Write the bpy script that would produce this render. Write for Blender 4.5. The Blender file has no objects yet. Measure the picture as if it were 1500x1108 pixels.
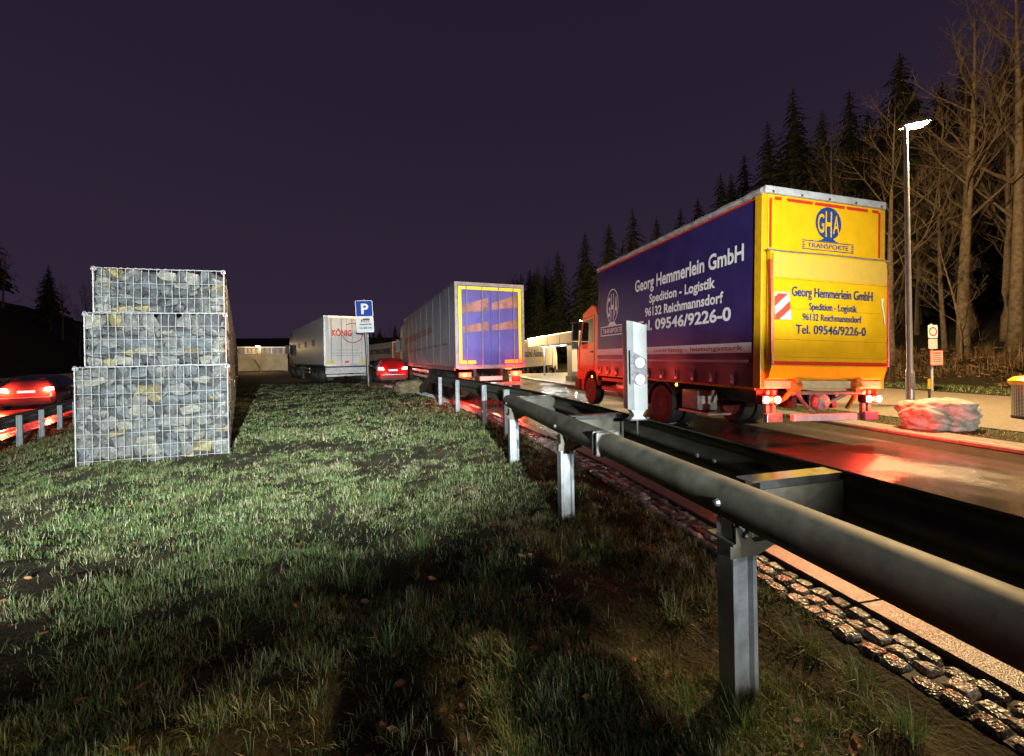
import bpy, bmesh, math, random
import numpy as np
from mathutils import Vector, Matrix, noise as mnoise

R = math.radians
PI = math.pi
random.seed(7)
rng = np.random.default_rng(11)
sc = bpy.context.scene
COL = sc.collection

# ------------------------------------------------------------------ camera
cam_d = bpy.data.cameras.new('camera')
cam = bpy.data.objects.new('camera', cam_d)
COL.objects.link(cam)
sc.camera = cam
cam_d.lens = 14.0
cam_d.sensor_width = 36.0
cam_d.shift_y = -0.021
cam_d.clip_start = 0.05
cam_d.clip_end = 1500
CAM_H = 1.45
YAW = R(13.69)
cam.matrix_world = (Matrix.Translation((0, 0, CAM_H)) @ Matrix.Rotation(-YAW, 4, 'Z')
                    @ Matrix.Rotation(R(90), 4, 'X') @ Matrix.Rotation(R(-1.0), 4, 'Z'))

# ------------------------------------------------------------------ night sky
world = bpy.data.worlds.new('World')
sc.world = world
world.use_nodes = True
wn = world.node_tree
wn.nodes.clear()
w_out = wn.nodes.new('ShaderNodeOutputWorld')
w_bg = wn.nodes.new('ShaderNodeBackground')
w_sky = wn.nodes.new('ShaderNodeTexSky')
w_sky.sky_type = 'NISHITA'
w_sky.sun_disc = False
w_sky.sun_elevation = R(-9)
w_sky.sun_rotation = R(200)
w_tc = wn.nodes.new('ShaderNodeTexCoord')
w_sep = wn.nodes.new('ShaderNodeSeparateXYZ')
w_ramp = wn.nodes.new('ShaderNodeValToRGB')
w_ramp.color_ramp.elements[0].position = 0.0
w_ramp.color_ramp.elements[0].color = (0.0300, 0.0195, 0.0385, 1)
w_ramp.color_ramp.elements[1].position = 0.75
w_ramp.color_ramp.elements[1].color = (0.0150, 0.0105, 0.0235, 1)
w_add = wn.nodes.new('ShaderNodeMix')
w_add.data_type = 'RGBA'
w_add.blend_type = 'ADD'
w_add.inputs[0].default_value = 0.02
wn.links.new(w_tc.outputs['Generated'], w_sep.inputs[0])
wn.links.new(w_sep.outputs[2], w_ramp.inputs[0])
wn.links.new(w_ramp.outputs[0], w_add.inputs[6])
wn.links.new(w_sky.outputs[0], w_add.inputs[7])
wn.links.new(w_add.outputs[2], w_bg.inputs[0])
w_bg.inputs[1].default_value = 1.0
wn.links.new(w_bg.outputs[0], w_out.inputs[0])

sc.view_settings.view_transform = 'Standard'
sc.view_settings.look = 'None'
sc.view_settings.gamma = 1.0
sc.view_settings.exposure = 0.0
sc.view_settings.use_curve_mapping = False
sc.cycles.use_denoising = True
sc.cycles.use_adaptive_sampling = True
sc.cycles.adaptive_threshold = 0.015
sc.cycles.max_bounces = 4
sc.cycles.diffuse_bounces = 2
sc.cycles.glossy_bounces = 3
sc.cycles.transmission_bounces = 3
sc.cycles.volume_bounces = 0
sc.cycles.sample_clamp_indirect = 4.0
sc.cycles.caustics_reflective = False
sc.cycles.caustics_refractive = False

# lamp powers (street lamps, vehicle lights, unseen work lamp inferred from the lit verge)
P_STREET = 9500.0
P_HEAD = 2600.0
P_WORK = 24000.0
P_TAIL = 100.0

# ------------------------------------------------------------------ materials
MATS = {}


def nt_new(name):
    m = bpy.data.materials.new(name)
    m.use_nodes = True
    return m, m.node_tree, m.node_tree.nodes['Principled BSDF']


def mat(name, col, rough=0.6, metal=0.0, var=0.15, scale=8.0, bump=0.0, bscale=60.0, spec=0.5, col2=None,
        rough_var=0.0, coat=0.0, detail=6.0, coords='Object'):
    if name in MATS:
        return MATS[name]
    m, nt, b = nt_new(name)
    N, L = nt.nodes, nt.links
    tc = N.new('ShaderNodeTexCoord')
    ns = N.new('ShaderNodeTexNoise')
    ns.inputs['Scale'].default_value = scale
    ns.inputs['Detail'].default_value = detail
    ns.inputs['Roughness'].default_value = 0.65
    L.new(tc.outputs[coords], ns.inputs['Vector'])
    rp = N.new('ShaderNodeValToRGB')
    c2 = col2 if col2 else tuple(max(0.0, c * (1 - var * 1.6)) for c in col)
    c1 = tuple(min(1.0, c * (1 + var)) for c in col) if not col2 else col
    rp.color_ramp.elements[0].position = 0.32
    rp.color_ramp.elements[1].position = 0.68
    rp.color_ramp.elements[0].color = (*c2, 1)
    rp.color_ramp.elements[1].color = (*c1, 1)
    L.new(ns.outputs['Fac'], rp.inputs['Fac'])
    L.new(rp.outputs['Color'], b.inputs['Base Color'])
    b.inputs['Roughness'].default_value = rough
    b.inputs['Metallic'].default_value = metal
    b.inputs['Specular IOR Level'].default_value = spec
    b.inputs['Coat Weight'].default_value = coat
    if rough_var > 0:
        mr = N.new('ShaderNodeMapRange')
        mr.inputs['From Min'].default_value = 0.3
        mr.inputs['From Max'].default_value = 0.7
        mr.inputs['To Min'].default_value = max(0.02, rough - rough_var)
        mr.inputs['To Max'].default_value = min(1.0, rough + rough_var)
        L.new(ns.outputs['Fac'], mr.inputs['Value'])
        L.new(mr.outputs[0], b.inputs['Roughness'])
    if bump > 0:
        n2 = N.new('ShaderNodeTexNoise')
        n2.inputs['Scale'].default_value = bscale
        n2.inputs['Detail'].default_value = 4.0
        L.new(tc.outputs[coords], n2.inputs['Vector'])
        bp = N.new('ShaderNodeBump')
        bp.inputs['Strength'].default_value = bump
        bp.inputs['Distance'].default_value = 0.02
        L.new(n2.outputs['Fac'], bp.inputs['Height'])
        L.new(bp.outputs[0], b.inputs['Normal'])
    MATS[name] = m
    return m


def emit(name, col, strength):
    if name in MATS:
        return MATS[name]
    m, nt, b = nt_new(name)
    b.inputs['Base Color'].default_value = (*col, 1)
    b.inputs['Emission Color'].default_value = (*col, 1)
    b.inputs['Emission Strength'].default_value = strength
    b.inputs['Roughness'].default_value = 0.3
    MATS[name] = m
    return m


def wet_asphalt(name, base=0.035):
    m, nt, b = nt_new(name)
    N, L = nt.nodes, nt.links
    tc = N.new('ShaderNodeTexCoord')
    big = N.new('ShaderNodeTexNoise')
    big.inputs['Scale'].default_value = 0.55
    big.inputs['Detail'].default_value = 5
    big.inputs['Distortion'].default_value = 0.4
    L.new(tc.outputs['Object'], big.inputs['Vector'])
    fine = N.new('ShaderNodeTexVoronoi')
    fine.inputs['Scale'].default_value = 85
    L.new(tc.outputs['Object'], fine.inputs['Vector'])
    nz = N.new('ShaderNodeTexNoise')
    nz.inputs['Scale'].default_value = 30
    nz.inputs['Detail'].default_value = 6
    L.new(tc.outputs['Object'], nz.inputs['Vector'])
    rp = N.new('ShaderNodeValToRGB')
    rp.color_ramp.elements[0].color = (base * 0.55, base * 0.53, base * 0.52, 1)
    rp.color_ramp.elements[1].color = (base * 1.9, base * 1.8, base * 1.65, 1)
    L.new(nz.outputs['Fac'], rp.inputs[0])
    L.new(rp.outputs[0], b.inputs['Base Color'])
    mr = N.new('ShaderNodeMapRange')
    mr.inputs['From Min'].default_value = 0.40
    mr.inputs['From Max'].default_value = 0.62
    mr.inputs['To Min'].default_value = 0.10
    mr.inputs['To Max'].default_value = 0.34
    L.new(big.outputs['Fac'], mr.inputs['Value'])
    L.new(mr.outputs[0], b.inputs['Roughness'])
    st = N.new('ShaderNodeMapRange')
    st.inputs['From Min'].default_value = 0.40
    st.inputs['From Max'].default_value = 0.62
    st.inputs['To Min'].default_value = 0.10
    st.inputs['To Max'].default_value = 0.55
    L.new(big.outputs['Fac'], st.inputs['Value'])
    bp = N.new('ShaderNodeBump')
    bp.inputs['Distance'].default_value = 0.006
    L.new(st.outputs[0], bp.inputs['Strength'])
    L.new(fine.outputs['Distance'], bp.inputs['Height'])
    L.new(bp.outputs[0], b.inputs['Normal'])
    b.inputs['Specular IOR Level'].default_value = 0.6
    b.inputs['Coat Weight'].default_value = 0.25
    b.inputs['Coat Roughness'].default_value = 0.08
    MATS[name] = m
    return m


def speckle(name, c_dark, c_light, scale=120, rough=0.5, bump=0.5):
    m, nt, b = nt_new(name)
    N, L = nt.nodes, nt.links
    tc = N.new('ShaderNodeTexCoord')
    v = N.new('ShaderNodeTexVoronoi')
    v.inputs['Scale'].default_value = scale
    L.new(tc.outputs['Object'], v.inputs['Vector'])
    n = N.new('ShaderNodeTexNoise')
    n.inputs['Scale'].default_value = scale * 0.12
    n.inputs['Detail'].default_value = 8
    L.new(tc.outputs['Object'], n.inputs['Vector'])
    mx = N.new('ShaderNodeMix')
    mx.data_type = 'RGBA'
    mx.inputs[6].default_value = (*c_dark, 1)
    mx.inputs[7].default_value = (*c_light, 1)
    ml = N.new('ShaderNodeMath')
    ml.operation = 'MULTIPLY'
    sp = N.new('ShaderNodeSeparateColor')
    L.new(v.outputs['Color'], sp.inputs[0])
    L.new(sp.outputs[0], ml.inputs[0])
    mr = N.new('ShaderNodeMapRange')
    mr.inputs['From Min'].default_value = 0.25
    mr.inputs['From Max'].default_value = 0.6
    L.new(n.outputs['Fac'], mr.inputs['Value'])
    L.new(mr.outputs[0], ml.inputs[1])
    L.new(ml.outputs[0], mx.inputs[0])
    L.new(mx.outputs[2], b.inputs['Base Color'])
    b.inputs['Roughness'].default_value = rough
    bp = N.new('ShaderNodeBump')
    bp.inputs['Strength'].default_value = bump
    bp.inputs['Distance'].default_value = 0.006
    L.new(v.outputs['Distance'], bp.inputs['Height'])
    L.new(bp.outputs[0], b.inputs['Normal'])
    MATS[name] = m
    return m


# ------------------------------------------------------------------ mesh helpers
class MB:
    def __init__(self):
        self.v = []
        self.f = []

    def add(self, vs, fs):
        o = len(self.v)
        self.v.extend([tuple(p) for p in vs])
        self.f.extend([tuple(i + o for i in f) for f in fs])
        return self

    def box(self, x0, x1, y0, y1, z0, z1):
        vs = [(x0, y0, z0), (x1, y0, z0), (x1, y1, z0), (x0, y1, z0), (x0, y0, z1), (x1, y0, z1), (x1, y1, z1), (x0, y1, z1)]
        return self.add(vs, [(0, 3, 2, 1), (4, 5, 6, 7), (0, 1, 5, 4), (1, 2, 6, 5), (2, 3, 7, 6), (3, 0, 4, 7)])

    def prism(self, poly, axis, a, b):
        n = len(poly)
        vs = []
        for t in (a, b):
            for p, q in poly:
                vs.append((t, p, q) if axis == 'x' else (p, t, q) if axis == 'y' else (p, q, t))
        fs = [tuple(range(n - 1, -1, -1)), tuple(range(n, 2 * n))]
        for i in range(n):
            j = (i + 1) % n
            fs.append((i, j, j + n, i + n))
        return self.add(vs, fs)

    def tube(self, pts, radii, n=6, cap=True):
        pts = [Vector(p) for p in pts]
        if not hasattr(radii, '__len__'):
            radii = [radii] * len(pts)
        o = len(self.v)
        up = Vector((0, 0, 1))
        for i, p in enumerate(pts):
            t = (pts[min(i + 1, len(pts) - 1)] - pts[max(i - 1, 0)])
            t = t.normalized() if t.length > 1e-9 else Vector((0, 0, 1))
            a = t.cross(up)
            if a.length < 0.05:
                a = t.cross(Vector((1, 0, 0)))
            a.normalize()
            b = t.cross(a)
            for k in range(n):
                an = 2 * PI * k / n
                self.v.append(tuple(p + (a * math.cos(an) + b * math.sin(an)) * radii[i]))
        for i in range(len(pts) - 1):
            for k in range(n):
                k2 = (k + 1) % n
                self.f.append((o + i * n + k, o + i * n + k2, o + (i + 1) * n + k2, o + (i + 1) * n + k))
        if cap:
            self.f.append(tuple(o + k for k in range(n - 1, -1, -1)))
            e = o + (len(pts) - 1) * n
            self.f.append(tuple(e + k for k in range(n)))
        return self

    def lathe(self, prof, n=24, axis='z', c=(0, 0, 0)):
        o = len(self.v)
        for r, h in prof:
            for k in range(n):
                a = 2 * PI * k / n
                p, q = r * math.cos(a), r * math.sin(a)
                if axis == 'z':
                    self.v.append((c[0] + p, c[1] + q, c[2] + h))
                elif axis == 'x':
                    self.v.append((c[0] + h, c[1] + p, c[2] + q))
                else:
                    self.v.append((c[0] + p, c[1] + h, c[2] + q))
        m = len(prof)
        for i in range(m - 1):
            for k in range(n):
                k2 = (k + 1) % n
                self.f.append((o + i * n + k, o + i * n + k2, o + (i + 1) * n + k2, o + (i + 1) * n + k))
        self.f.append(tuple(o + k for k in range(n)))
        self.f.append(tuple(o + (m - 1) * n + k for k in range(n)))
        return self

    def sweep(self, path, prof, closed=False, thick=0.0):
        """path: [(x,y)], prof: [(lat,z)] lat to the right of travel direction"""
        if thick > 0 and not closed:
            back = []
            for i, (a, z) in enumerate(prof):
                p0 = prof[max(0, i - 1)]
                p1 = prof[min(len(prof) - 1, i + 1)]
                tx, tz = p1[0] - p0[0], p1[1] - p0[1]
                ln = math.hypot(tx, tz) or 1
                back.append((a - tz / ln * thick, z + tx / ln * thick))
            prof = list(prof) + back[::-1]
            closed = True
        o = len(self.v)
        n = len(prof)
        P = [Vector(p) for p in path]
        for i, p in enumerate(P):
            t = (P[min(i + 1, len(P) - 1)] - P[max(i - 1, 0)]).normalized()
            rt = Vector((t.y, -t.x))
            for a, z in prof:
                q = p + rt * a
                self.v.append((q.x, q.y, z))
        for i in range(len(P) - 1):
            for k in range(n if closed else n - 1):
                k2 = (k + 1) % n
                self.f.append((o + i * n + k, o + (i + 1) * n + k, o + (i + 1) * n + k2, o + i * n + k2))
        if closed:
            self.f.append(tuple(o + k for k in range(n)))
            e = o + (len(P) - 1) * n
            self.f.append(tuple(e + k for k in range(n - 1, -1, -1)))
        return self

    def mesh(self, name, m=None, smooth=False):
        me = bpy.data.meshes.new(name)
        me.from_pydata(self.v, [], self.f)
        if smooth:
            me.polygons.foreach_set('use_smooth', [True] * len(me.polygons))
        if m:
            me.materials.append(m)
        return me

    def build(self, name, m, parent=None, smooth=False, bevel=0.0, fixn=True):
        me = self.mesh(name, m, smooth)
        if fixn:
            bm = bmesh.new()
            bm.from_mesh(me)
            bmesh.ops.recalc_face_normals(bm, faces=bm.faces)
            bm.to_mesh(me)
            bm.free()
        o = bpy.data.objects.new(name, me)
        COL.objects.link(o)
        o.parent = parent
        if bevel > 0:
            md = o.modifiers.new('bevel', 'BEVEL')
            md.width = bevel
            md.segments = 2
            md.limit_method = 'ANGLE'
        if smooth:
            try:
                me.set_sharp_from_angle(angle=R(38))
            except Exception:
                pass
        return o


def tag(o, label=None, cat=None, group=None, kind=None):
    if label:
        o['label'] = label
    if cat:
        o['category'] = cat
    if group:
        o['group'] = group
    if kind:
        o['kind'] = kind
    return o


def thing(name, label, cat, loc=(0, 0, 0), rotz=0.0, group=None):
    o = bpy.data.objects.new(name, None)
    o.empty_display_size = 0.2
    COL.objects.link(o)
    o.location = loc
    o.rotation_euler = (0, 0, rotz)
    return tag(o, label, cat, group)


def link(name, me, parent=None, loc=(0, 0, 0), rot=(0, 0, 0), scale=(1, 1, 1)):
    o = bpy.data.objects.new(name, me)
    COL.objects.link(o)
    o.parent = parent
    o.location = loc
    o.rotation_euler = rot
    o.scale = scale
    return o


def copy_tree(o, parent=None):
    c = o.copy()
    COL.objects.link(c)
    c.parent = parent
    for ch in list(o.children):
        copy_tree(ch, c)
    return c


def lamp(name, kind, loc, energy, col, parent=None, radius=0.1, size=R(60), blend=0.5, aim=None):
    d = bpy.data.lights.new(name, kind)
    d.energy = energy
    d.color = col
    d.shadow_soft_size = radius
    if kind == 'SPOT':
        d.spot_size = size
        d.spot_blend = blend
    o = bpy.data.objects.new(name, d)
    COL.objects.link(o)
    o.parent = parent
    o.location = loc
    if aim is not None:
        v = Vector(aim) - Vector(loc)
        o.rotation_euler = v.to_track_quat('-Z', 'Y').to_euler()
    return o


def lettering(s, m, parent, origin, U, V, width, cap, nrm, off=0.004, bold=0.012, align='l', name='lettering', depth=0.0):
    """flat print: text s with its baseline start (or centre) at origin, running along U, upright along V"""
    cu = bpy.data.curves.new('t', 'FONT')
    cu.body = s
    cu.size = 1.0
    cu.offset = bold
    cu.resolution_u = 3
    tmp = bpy.data.objects.new('t', cu)
    me = bpy.data.meshes.new_from_object(tmp)
    bpy.data.objects.remove(tmp)
    bpy.data.curves.remove(cu)
    n = len(me.vertices)
    co = np.zeros(n * 3)
    me.vertices.foreach_get('co', co)
    co = co.reshape(-1, 3)
    x0, x1 = co[:, 0].min(), co[:, 0].max()
    caph = 0.73
    xs = (co[:, 0] - x0) / (x1 - x0) * width
    if align == 'c':
        xs -= width / 2
    ys = co[:, 1] / caph * cap
    U = np.array(Vector(U).normalized())
    V = np.array(Vector(V).normalized())
    Nn = np.array(Vector(nrm).normalized())
    P = np.array(origin)[None, :] + xs[:, None] * U + ys[:, None] * V + off * Nn
    me.vertices.foreach_set('co', P.ravel())
    me.materials.append(m)
    me.update()
    o = bpy.data.objects.new(name, me)
    COL.objects.link(o)
    o.parent = parent
    return o


def flat(poly, m, parent, name, U, V, O, nrm, off=0.003):
    U, V, O, Nn = Vector(U), Vector(V), Vector(O), Vector(nrm)
    b = MB()
    vs = [O + U * p[0] + V * p[1] + Nn * off for p in poly]
    b.add(vs, [tuple(range(len(vs)))])
    return b.build(name, m, parent, fixn=False)


# value noise in numpy
_H = rng.random((256, 256))


def vnoise(x, y):
    xi = np.floor(x).astype(int)
    yi = np.floor(y).astype(int)
    xf = x - xi
    yf = y - yi
    xf = xf * xf * (3 - 2 * xf)
    yf = yf * yf * (3 - 2 * yf)
    a = _H[xi & 255, yi & 255]
    b = _H[(xi + 1) & 255, yi & 255]
    c = _H[xi & 255, (yi + 1) & 255]
    d = _H[(xi + 1) & 255, (yi + 1) & 255]
    return (a * (1 - xf) + b * xf) * (1 - yf) + (c * (1 - xf) + d * xf) * yf


def fbm(x, y, o=3):
    r = 0
    amp = 0.5
    for k in range(o):
        r = r + amp * vnoise(x + 17.3 * k, y - 9.1 * k)
        x = x * 2.03
        y = y * 2.03
        amp *= 0.5
    return r


def sstep(a, b, x):
    t = np.clip((x - a) / (b - a), 0, 1)
    return t * t * (3 - 2 * t)


# ------------------------------------------------------------------ layout (metres; Y runs along the service road, X to the right)
SA, CA = math.sin(YAW), math.cos(YAW)


def c2r(x, d):
    """offset right of / ahead of the view point -> road coordinates"""
    return (x * CA + d * SA, -x * SA + d * CA)


WALL0 = Vector((-2.807, 6.983))            # right front corner of the gabion wall
WALL_A = R(20.7)                           # wall and motorway veer left of the service road
WD = Vector((-math.sin(WALL_A), math.cos(WALL_A)))
WN = Vector((-math.cos(WALL_A), -math.sin(WALL_A)))    # to the left of the wall


def wl(s, l):
    p = WALL0 + WD * s + WN * l
    return (p.x, p.y)


KERB_L = [(2.575, -60), (2.575, 4.6), (2.50, 6.0), (2.33, 7.4), (2.14, 8.8), (1.88, 10.5), (1.52, 12.6), (1.05, 15.0),
          (0.1, 18.5), (-1.3, 22.5), (-3.0, 26.5), (-6.4, 34.0), (-11, 45), (-22, 72), (-36, 106)]
KERB_R = [(8.25, -60), (8.25, 7.0), (8.1, 10.0), (7.6, 13.0), (7.1, 16.0), (6.95, 18.0), (6.95, 30.0)]


def interp_path(path, y):
    xs = np.array([p[0] for p in path])
    ys = np.array([p[1] for p in path])
    return np.interp(y, ys, xs)


def road_z(X, Y):
    kl = interp_path(KERB_L, Y)
    z = -0.026 * np.clip(X - kl, 0, 6.0) * (1 - sstep(12, 20, Y))
    dip = -0.85 * sstep(29, 38, Y) * sstep(-3, 3, X) * (1 - sstep(52, 70, Y))
    return z + dip


def ground_z(X, Y, micro=True):
    X = np.asarray(X, float)
    Y = np.asarray(Y, float)
    relx, rely = X - WALL0.x, Y - WALL0.y
    l = relx * WN.x + rely * WN.y
    z = -0.55 * sstep(1.3, 4.6, l)
    # hillside beyond the motorway
    z = z + np.where(l > 21, 0, 0) + 17.0 * sstep(19, 46, l) + 10 * sstep(45, 120, l)
    kl = interp_path(KERB_L, Y)
    kr = np.where(Y < 30, interp_path(KERB_R, np.minimum(Y, 30)), 60.0)
    # paved area: keep the soil below the asphalt
    inside = (X > kl - 0.05) & (X < np.where(Y < 30, kr + 0.05, 24 + 0 * Y)) & (Y < 100)
    z = np.where(inside, road_z(X, Y) - 0.08, z)
    # bank and forest floor on the right
    edge = 20.0 + 0.12 * np.clip(Y, 0, 100)
    bank = 0.9 * sstep(0, 3.0, X - edge) + 0.16 * np.clip(X - edge - 3.0, 0, 60)
    z = np.where(X > kr, z + bank, z)
    far = sstep(96, 150, Y) * 9.0 * (l < 8)
    z = z + far
    if micro:
        near = (X < kl - 0.25) & (X > -30) & (Y < 30)
        w = sstep(0, 0.5, kl - 0.45 - X)
        bumpy = (fbm(X * 1.1 + 5, Y * 1.1, 2) - 0.37) * 0.17 + (fbm(X * 3.6, Y * 3.6 + 3, 3) - 0.43) * 0.17
        z = z + np.where(near, bumpy * w, 0)
        fl = (X > edge - 1)
        z = z + np.where(fl, (fbm(X * 0.9, Y * 0.9, 3) - 0.43) * 0.5 * sstep(-1, 2, X - edge), 0)
    return z


def gz1(x, y):
    return float(ground_z(np.array([x]), np.array([y]))[0])


# ------------------------------------------------------------------ ground
def axis_coords(lo, hi, f0, f1, fine, grow=1.09):
    c = list(np.arange(f0, f1, fine))
    s = fine
    x = f1
    while x < hi:
        c.append(x)
        s *= grow
        x += s
    c.append(hi)
    s = fine
    x = f0
    pre = []
    while x > lo:
        s *= grow
        x -= s
        pre.append(max(x, lo))
    return np.array(sorted(set(pre + c)))


gx = axis_coords(-420, 420, -4.6, 2.2, 0.05)
gy = axis_coords(-60, 620, 0.8, 9.0, 0.05)
GX, GY = np.meshgrid(gx, gy)
GZ = ground_z(GX, GY)
gv = np.stack([GX, GY, GZ], -1).reshape(-1, 3)
nx, ny = len(gx), len(gy)
ii = (np.arange(ny - 1)[:, None] * nx + np.arange(nx - 1)[None, :]).ravel()
gf = np.stack([ii, ii + 1, ii + nx + 1, ii + nx], -1)
me = bpy.data.meshes.new('ground')
me.vertices.add(len(gv))
me.vertices.foreach_set('co', gv.ravel())
me.loops.add(gf.size)
me.polygons.add(len(gf))
me.loops.foreach_set('vertex_index', gf.ravel())
me.polygons.foreach_set('loop_start', np.arange(0, gf.size, 4))
me.polygons.foreach_set('use_smooth', np.ones(len(gf), bool))
me.update()
me.validate()
soil = mat('soil_moss', (0.040, 0.036, 0.014), 0.9, var=0.5, scale=5.0, bump=0.9, bscale=45, col2=(0.018, 0.013, 0.008), spec=0.25)
me.materials.append(soil)
ground = bpy.data.objects.new('ground', me)
COL.objects.link(ground)
tag(ground, kind='structure')

# ------------------------------------------------------------------ paved sheets


def strip_sheet(name, left, right, ys, zf, m, nx=14):
    b = MB()
    for y in ys:
        xl, xr = left(y), right(y)
        for k in range(nx):
            x = xl + (xr - xl) * k / (nx - 1)
            b.v.append((x, y, float(zf(x, y))))
    for i in range(len(ys) - 1):
        for k in range(nx - 1):
            a = i * nx + k
            b.f.append((a, a + 1, a + nx + 1, a + nx))
    return tag(b.build(name, m, fixn=False), kind='structure')


asph = wet_asphalt('wet_asphalt', 0.055)
ys = list(np.arange(-50, 0, 5.0)) + list(np.arange(0, 40, 0.5)) + list(np.arange(40, 98, 3.0))
strip_sheet('service_road', lambda y: interp_path(KERB_L, y),
            lambda y: interp_path(KERB_R, y) if y < 29.9 else 23.0, ys,
            lambda x, y: road_z(np.array([x]), np.array([y]))[0], asph, 26)

# motorway carriageway, lower, to the left of the wall
b = MB()
for i, s in enumerate(np.arange(-40, 300, 6.0)):
    for l in (5.0, 8.0, 12.0, 16.5):
        x, y = wl(s, l)
        b.v.append((x, y, -0.50))
n = len(b.v) // 4
for i in range(n - 1):
    for k in range(3):
        a = i * 4 + k
        b.f.append((a, a + 4, a + 5, a + 1))
tag(b.build('motorway', wet_asphalt('motorway_asphalt', 0.045)), kind='structure')
paint = mat('road_paint', (0.75, 0.75, 0.72), 0.45, var=0.25, scale=14, bump=0.2)


def wall_strip(name, l0, l1, s0, s1, z, m):
    b = MB()
    b.add([(*wl(s0, l0), z), (*wl(s1, l0), z), (*wl(s1, l1), z), (*wl(s0, l1), z)], [(0, 1, 2, 3)])
    return tag(b.build(name, m), kind='structure')


wall_strip('edge_line', 5.45, 5.65, -30, 200, -0.494, paint)
for k in range(9):
    wall_strip('lane_dash', 9.1, 9.25, 2 + k * 12, 6 + k * 12, -0.494, paint)

# walkway on the right beyond the lawn, and paved forecourt of the building
tan_pave = speckle('tan_paving', (0.13, 0.105, 0.075), (0.27, 0.22, 0.16), 60, 0.55, 0.3)
strip_sheet('footpath', lambda y: 9.9 + 0.04 * (y - 8) ** 2 * (y < 8) * 0.2, lambda y: 16.6 + 0.05 * y, list(np.arange(-20, 17.01, 1.0)),
            lambda x, y: max(0.02, gz1(x, y) + 0.02), tan_pave, 8)
strip_sheet('forecourt', lambda y: interp_path(KERB_R, y) + 0.14, lambda y: 16.8 + 0.05 * y, list(np.arange(17.01, 30.1, 1.0)),
            lambda x, y: 0.09, mat('forecourt_paving', (0.30, 0.28, 0.24), 0.5, var=0.12, scale=3), 6)

# kerbs: single stones
kerb_m = speckle('kerb_concrete', (0.045, 0.037, 0.030), (0.15, 0.125, 0.10), 140, 0.4, 0.35)
kerb_m2 = speckle('kerb_concrete_worn', (0.16, 0.14, 0.115), (0.36, 0.32, 0.27), 140, 0.45, 0.35)


def along(path, y):
    x = float(interp_path(path, y))
    x2 = float(interp_path(path, y + 0.2))
    return x, math.atan2(-(x2 - x), 0.2)


kl_root = tag(bpy.data.objects.new('flush_kerb', None), kind='structure')
COL.objects.link(kl_root)
kb = MB()
kb.prism([(-0.205, -0.12), (-0.002, -0.12), (-0.002, 0.034), (-0.014, 0.040), (-0.195, 0.046), (-0.205, 0.036)], 'y', 0.006, 0.994)
bm_k = kb.mesh('kerb_stone', kerb_m)
random.seed(3)
for k in range(30):
    y = -1.3 + k
    x, a = along(KERB_L, y)
    link('kerb_stone', bm_k, kl_root, (x, y, random.uniform(-0.004, 0.004)), (0, 0, a))

kr_root = tag(bpy.data.objects.new('raised_kerb', None), kind='structure')
COL.objects.link(kr_root)
kb = MB()
kb.prism([(0.0, -0.32), (0.15, -0.32), (0.15, 0.0), (0.03, 0.0), (0.006, -0.022)], 'y', 0.005, 0.995)
me_kr = kb.mesh('kerb_stone', kerb_m2)
for k in range(34):
    y = -2.6 + k
    x, a = along(KERB_R, y)
    link('kerb_stone', me_kr, kr_root, (x, y, 0.022 + random.uniform(-0.004, 0.004) + (0.07 if y > 15 else 0)), (0, 0, a))
# narrow paved strip behind the raised kerb
strip_sheet('kerb_backing', lambda y: interp_path(KERB_R, y) + 0.152, lambda y: interp_path(KERB_R, y) + 0.55,
            list(np.arange(-3, 15.6, 0.5)), lambda x, y: 0.022, speckle('gravel_strip', (0.10, 0.09, 0.07), (0.30, 0.27, 0.22), 90, 0.7, 0.6), 3)

# cobbles between kerb and grass, single stones near the view point, joined beyond
cob_mats = [speckle('cobble_dark', (0.03, 0.03, 0.03), (0.16, 0.16, 0.16), 9, 0.3, 0.8),
            speckle('cobble_grey', (0.07, 0.07, 0.07), (0.34, 0.34, 0.33), 8, 0.3, 0.8),
            speckle('cobble_pale', (0.10, 0.10, 0.095), (0.62, 0.61, 0.58), 8, 0.32, 0.8)]


def rock_mesh(name, seed, m, n=16, flat_top=False, ratio=0.62):
    rr = random.Random(seed)
    bm = bmesh.new()
    for i in range(n):
        v = Vector((rr.gauss(0, 1), rr.gauss(0, 1), rr.gauss(0, 1))).normalized()
        v = Vector([math.copysign(abs(c) ** ratio, c) for c in v])
        v *= rr.uniform(0.42, 0.56)
        bm.verts.new(v)
    bmesh.ops.convex_hull(bm, input=bm.verts)
    bmesh.ops.delete(bm, geom=[v for v in bm.verts if not v.link_faces], context='VERTS')
    bmesh.ops.recalc_face_normals(bm, faces=bm.faces)
    me = bpy.data.meshes.new(name)
    bm.to_mesh(me)
    bm.free()
    if m:
        me.materials.append(m)
    return me


def cobble_mesh(seed, m):
    rr = random.Random(seed)
    b = MB()
    ring = []
    for (px, py) in ((-.5, -.32), (-.3, -.5), (.3, -.5), (.5, -.32), (.5, .32), (.3, .5), (-.3, .5), (-.5, .32)):
        ring.append((px * 0.95 + rr.uniform(-.05, .05), py * 0.95 + rr.uniform(-.05, .05)))
    vs = [(x, y, -0.5) for x, y in ring] + [(x, y, 0.1) for x, y in ring]
    vs += [(x * .72 + rr.uniform(-.05, .05), y * .72 + rr.uniform(-.05, .05), 0.34 + rr.uniform(-.08, .08)) for x, y in ring]
    vs.append((rr.uniform(-.1, .1), rr.uniform(-.1, .1), 0.42))
    fs = []
    for r in (0, 8):
        for k in range(8):
            fs.append((r + k, r + (k + 1) % 8, r + 8 + (k + 1) % 8, r + 8 + k))
    for k in range(8):
        fs.append((16 + k, 16 + (k + 1) % 8, 24))
    b.add(vs, fs)
    return b.mesh('cobble', m)


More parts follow.
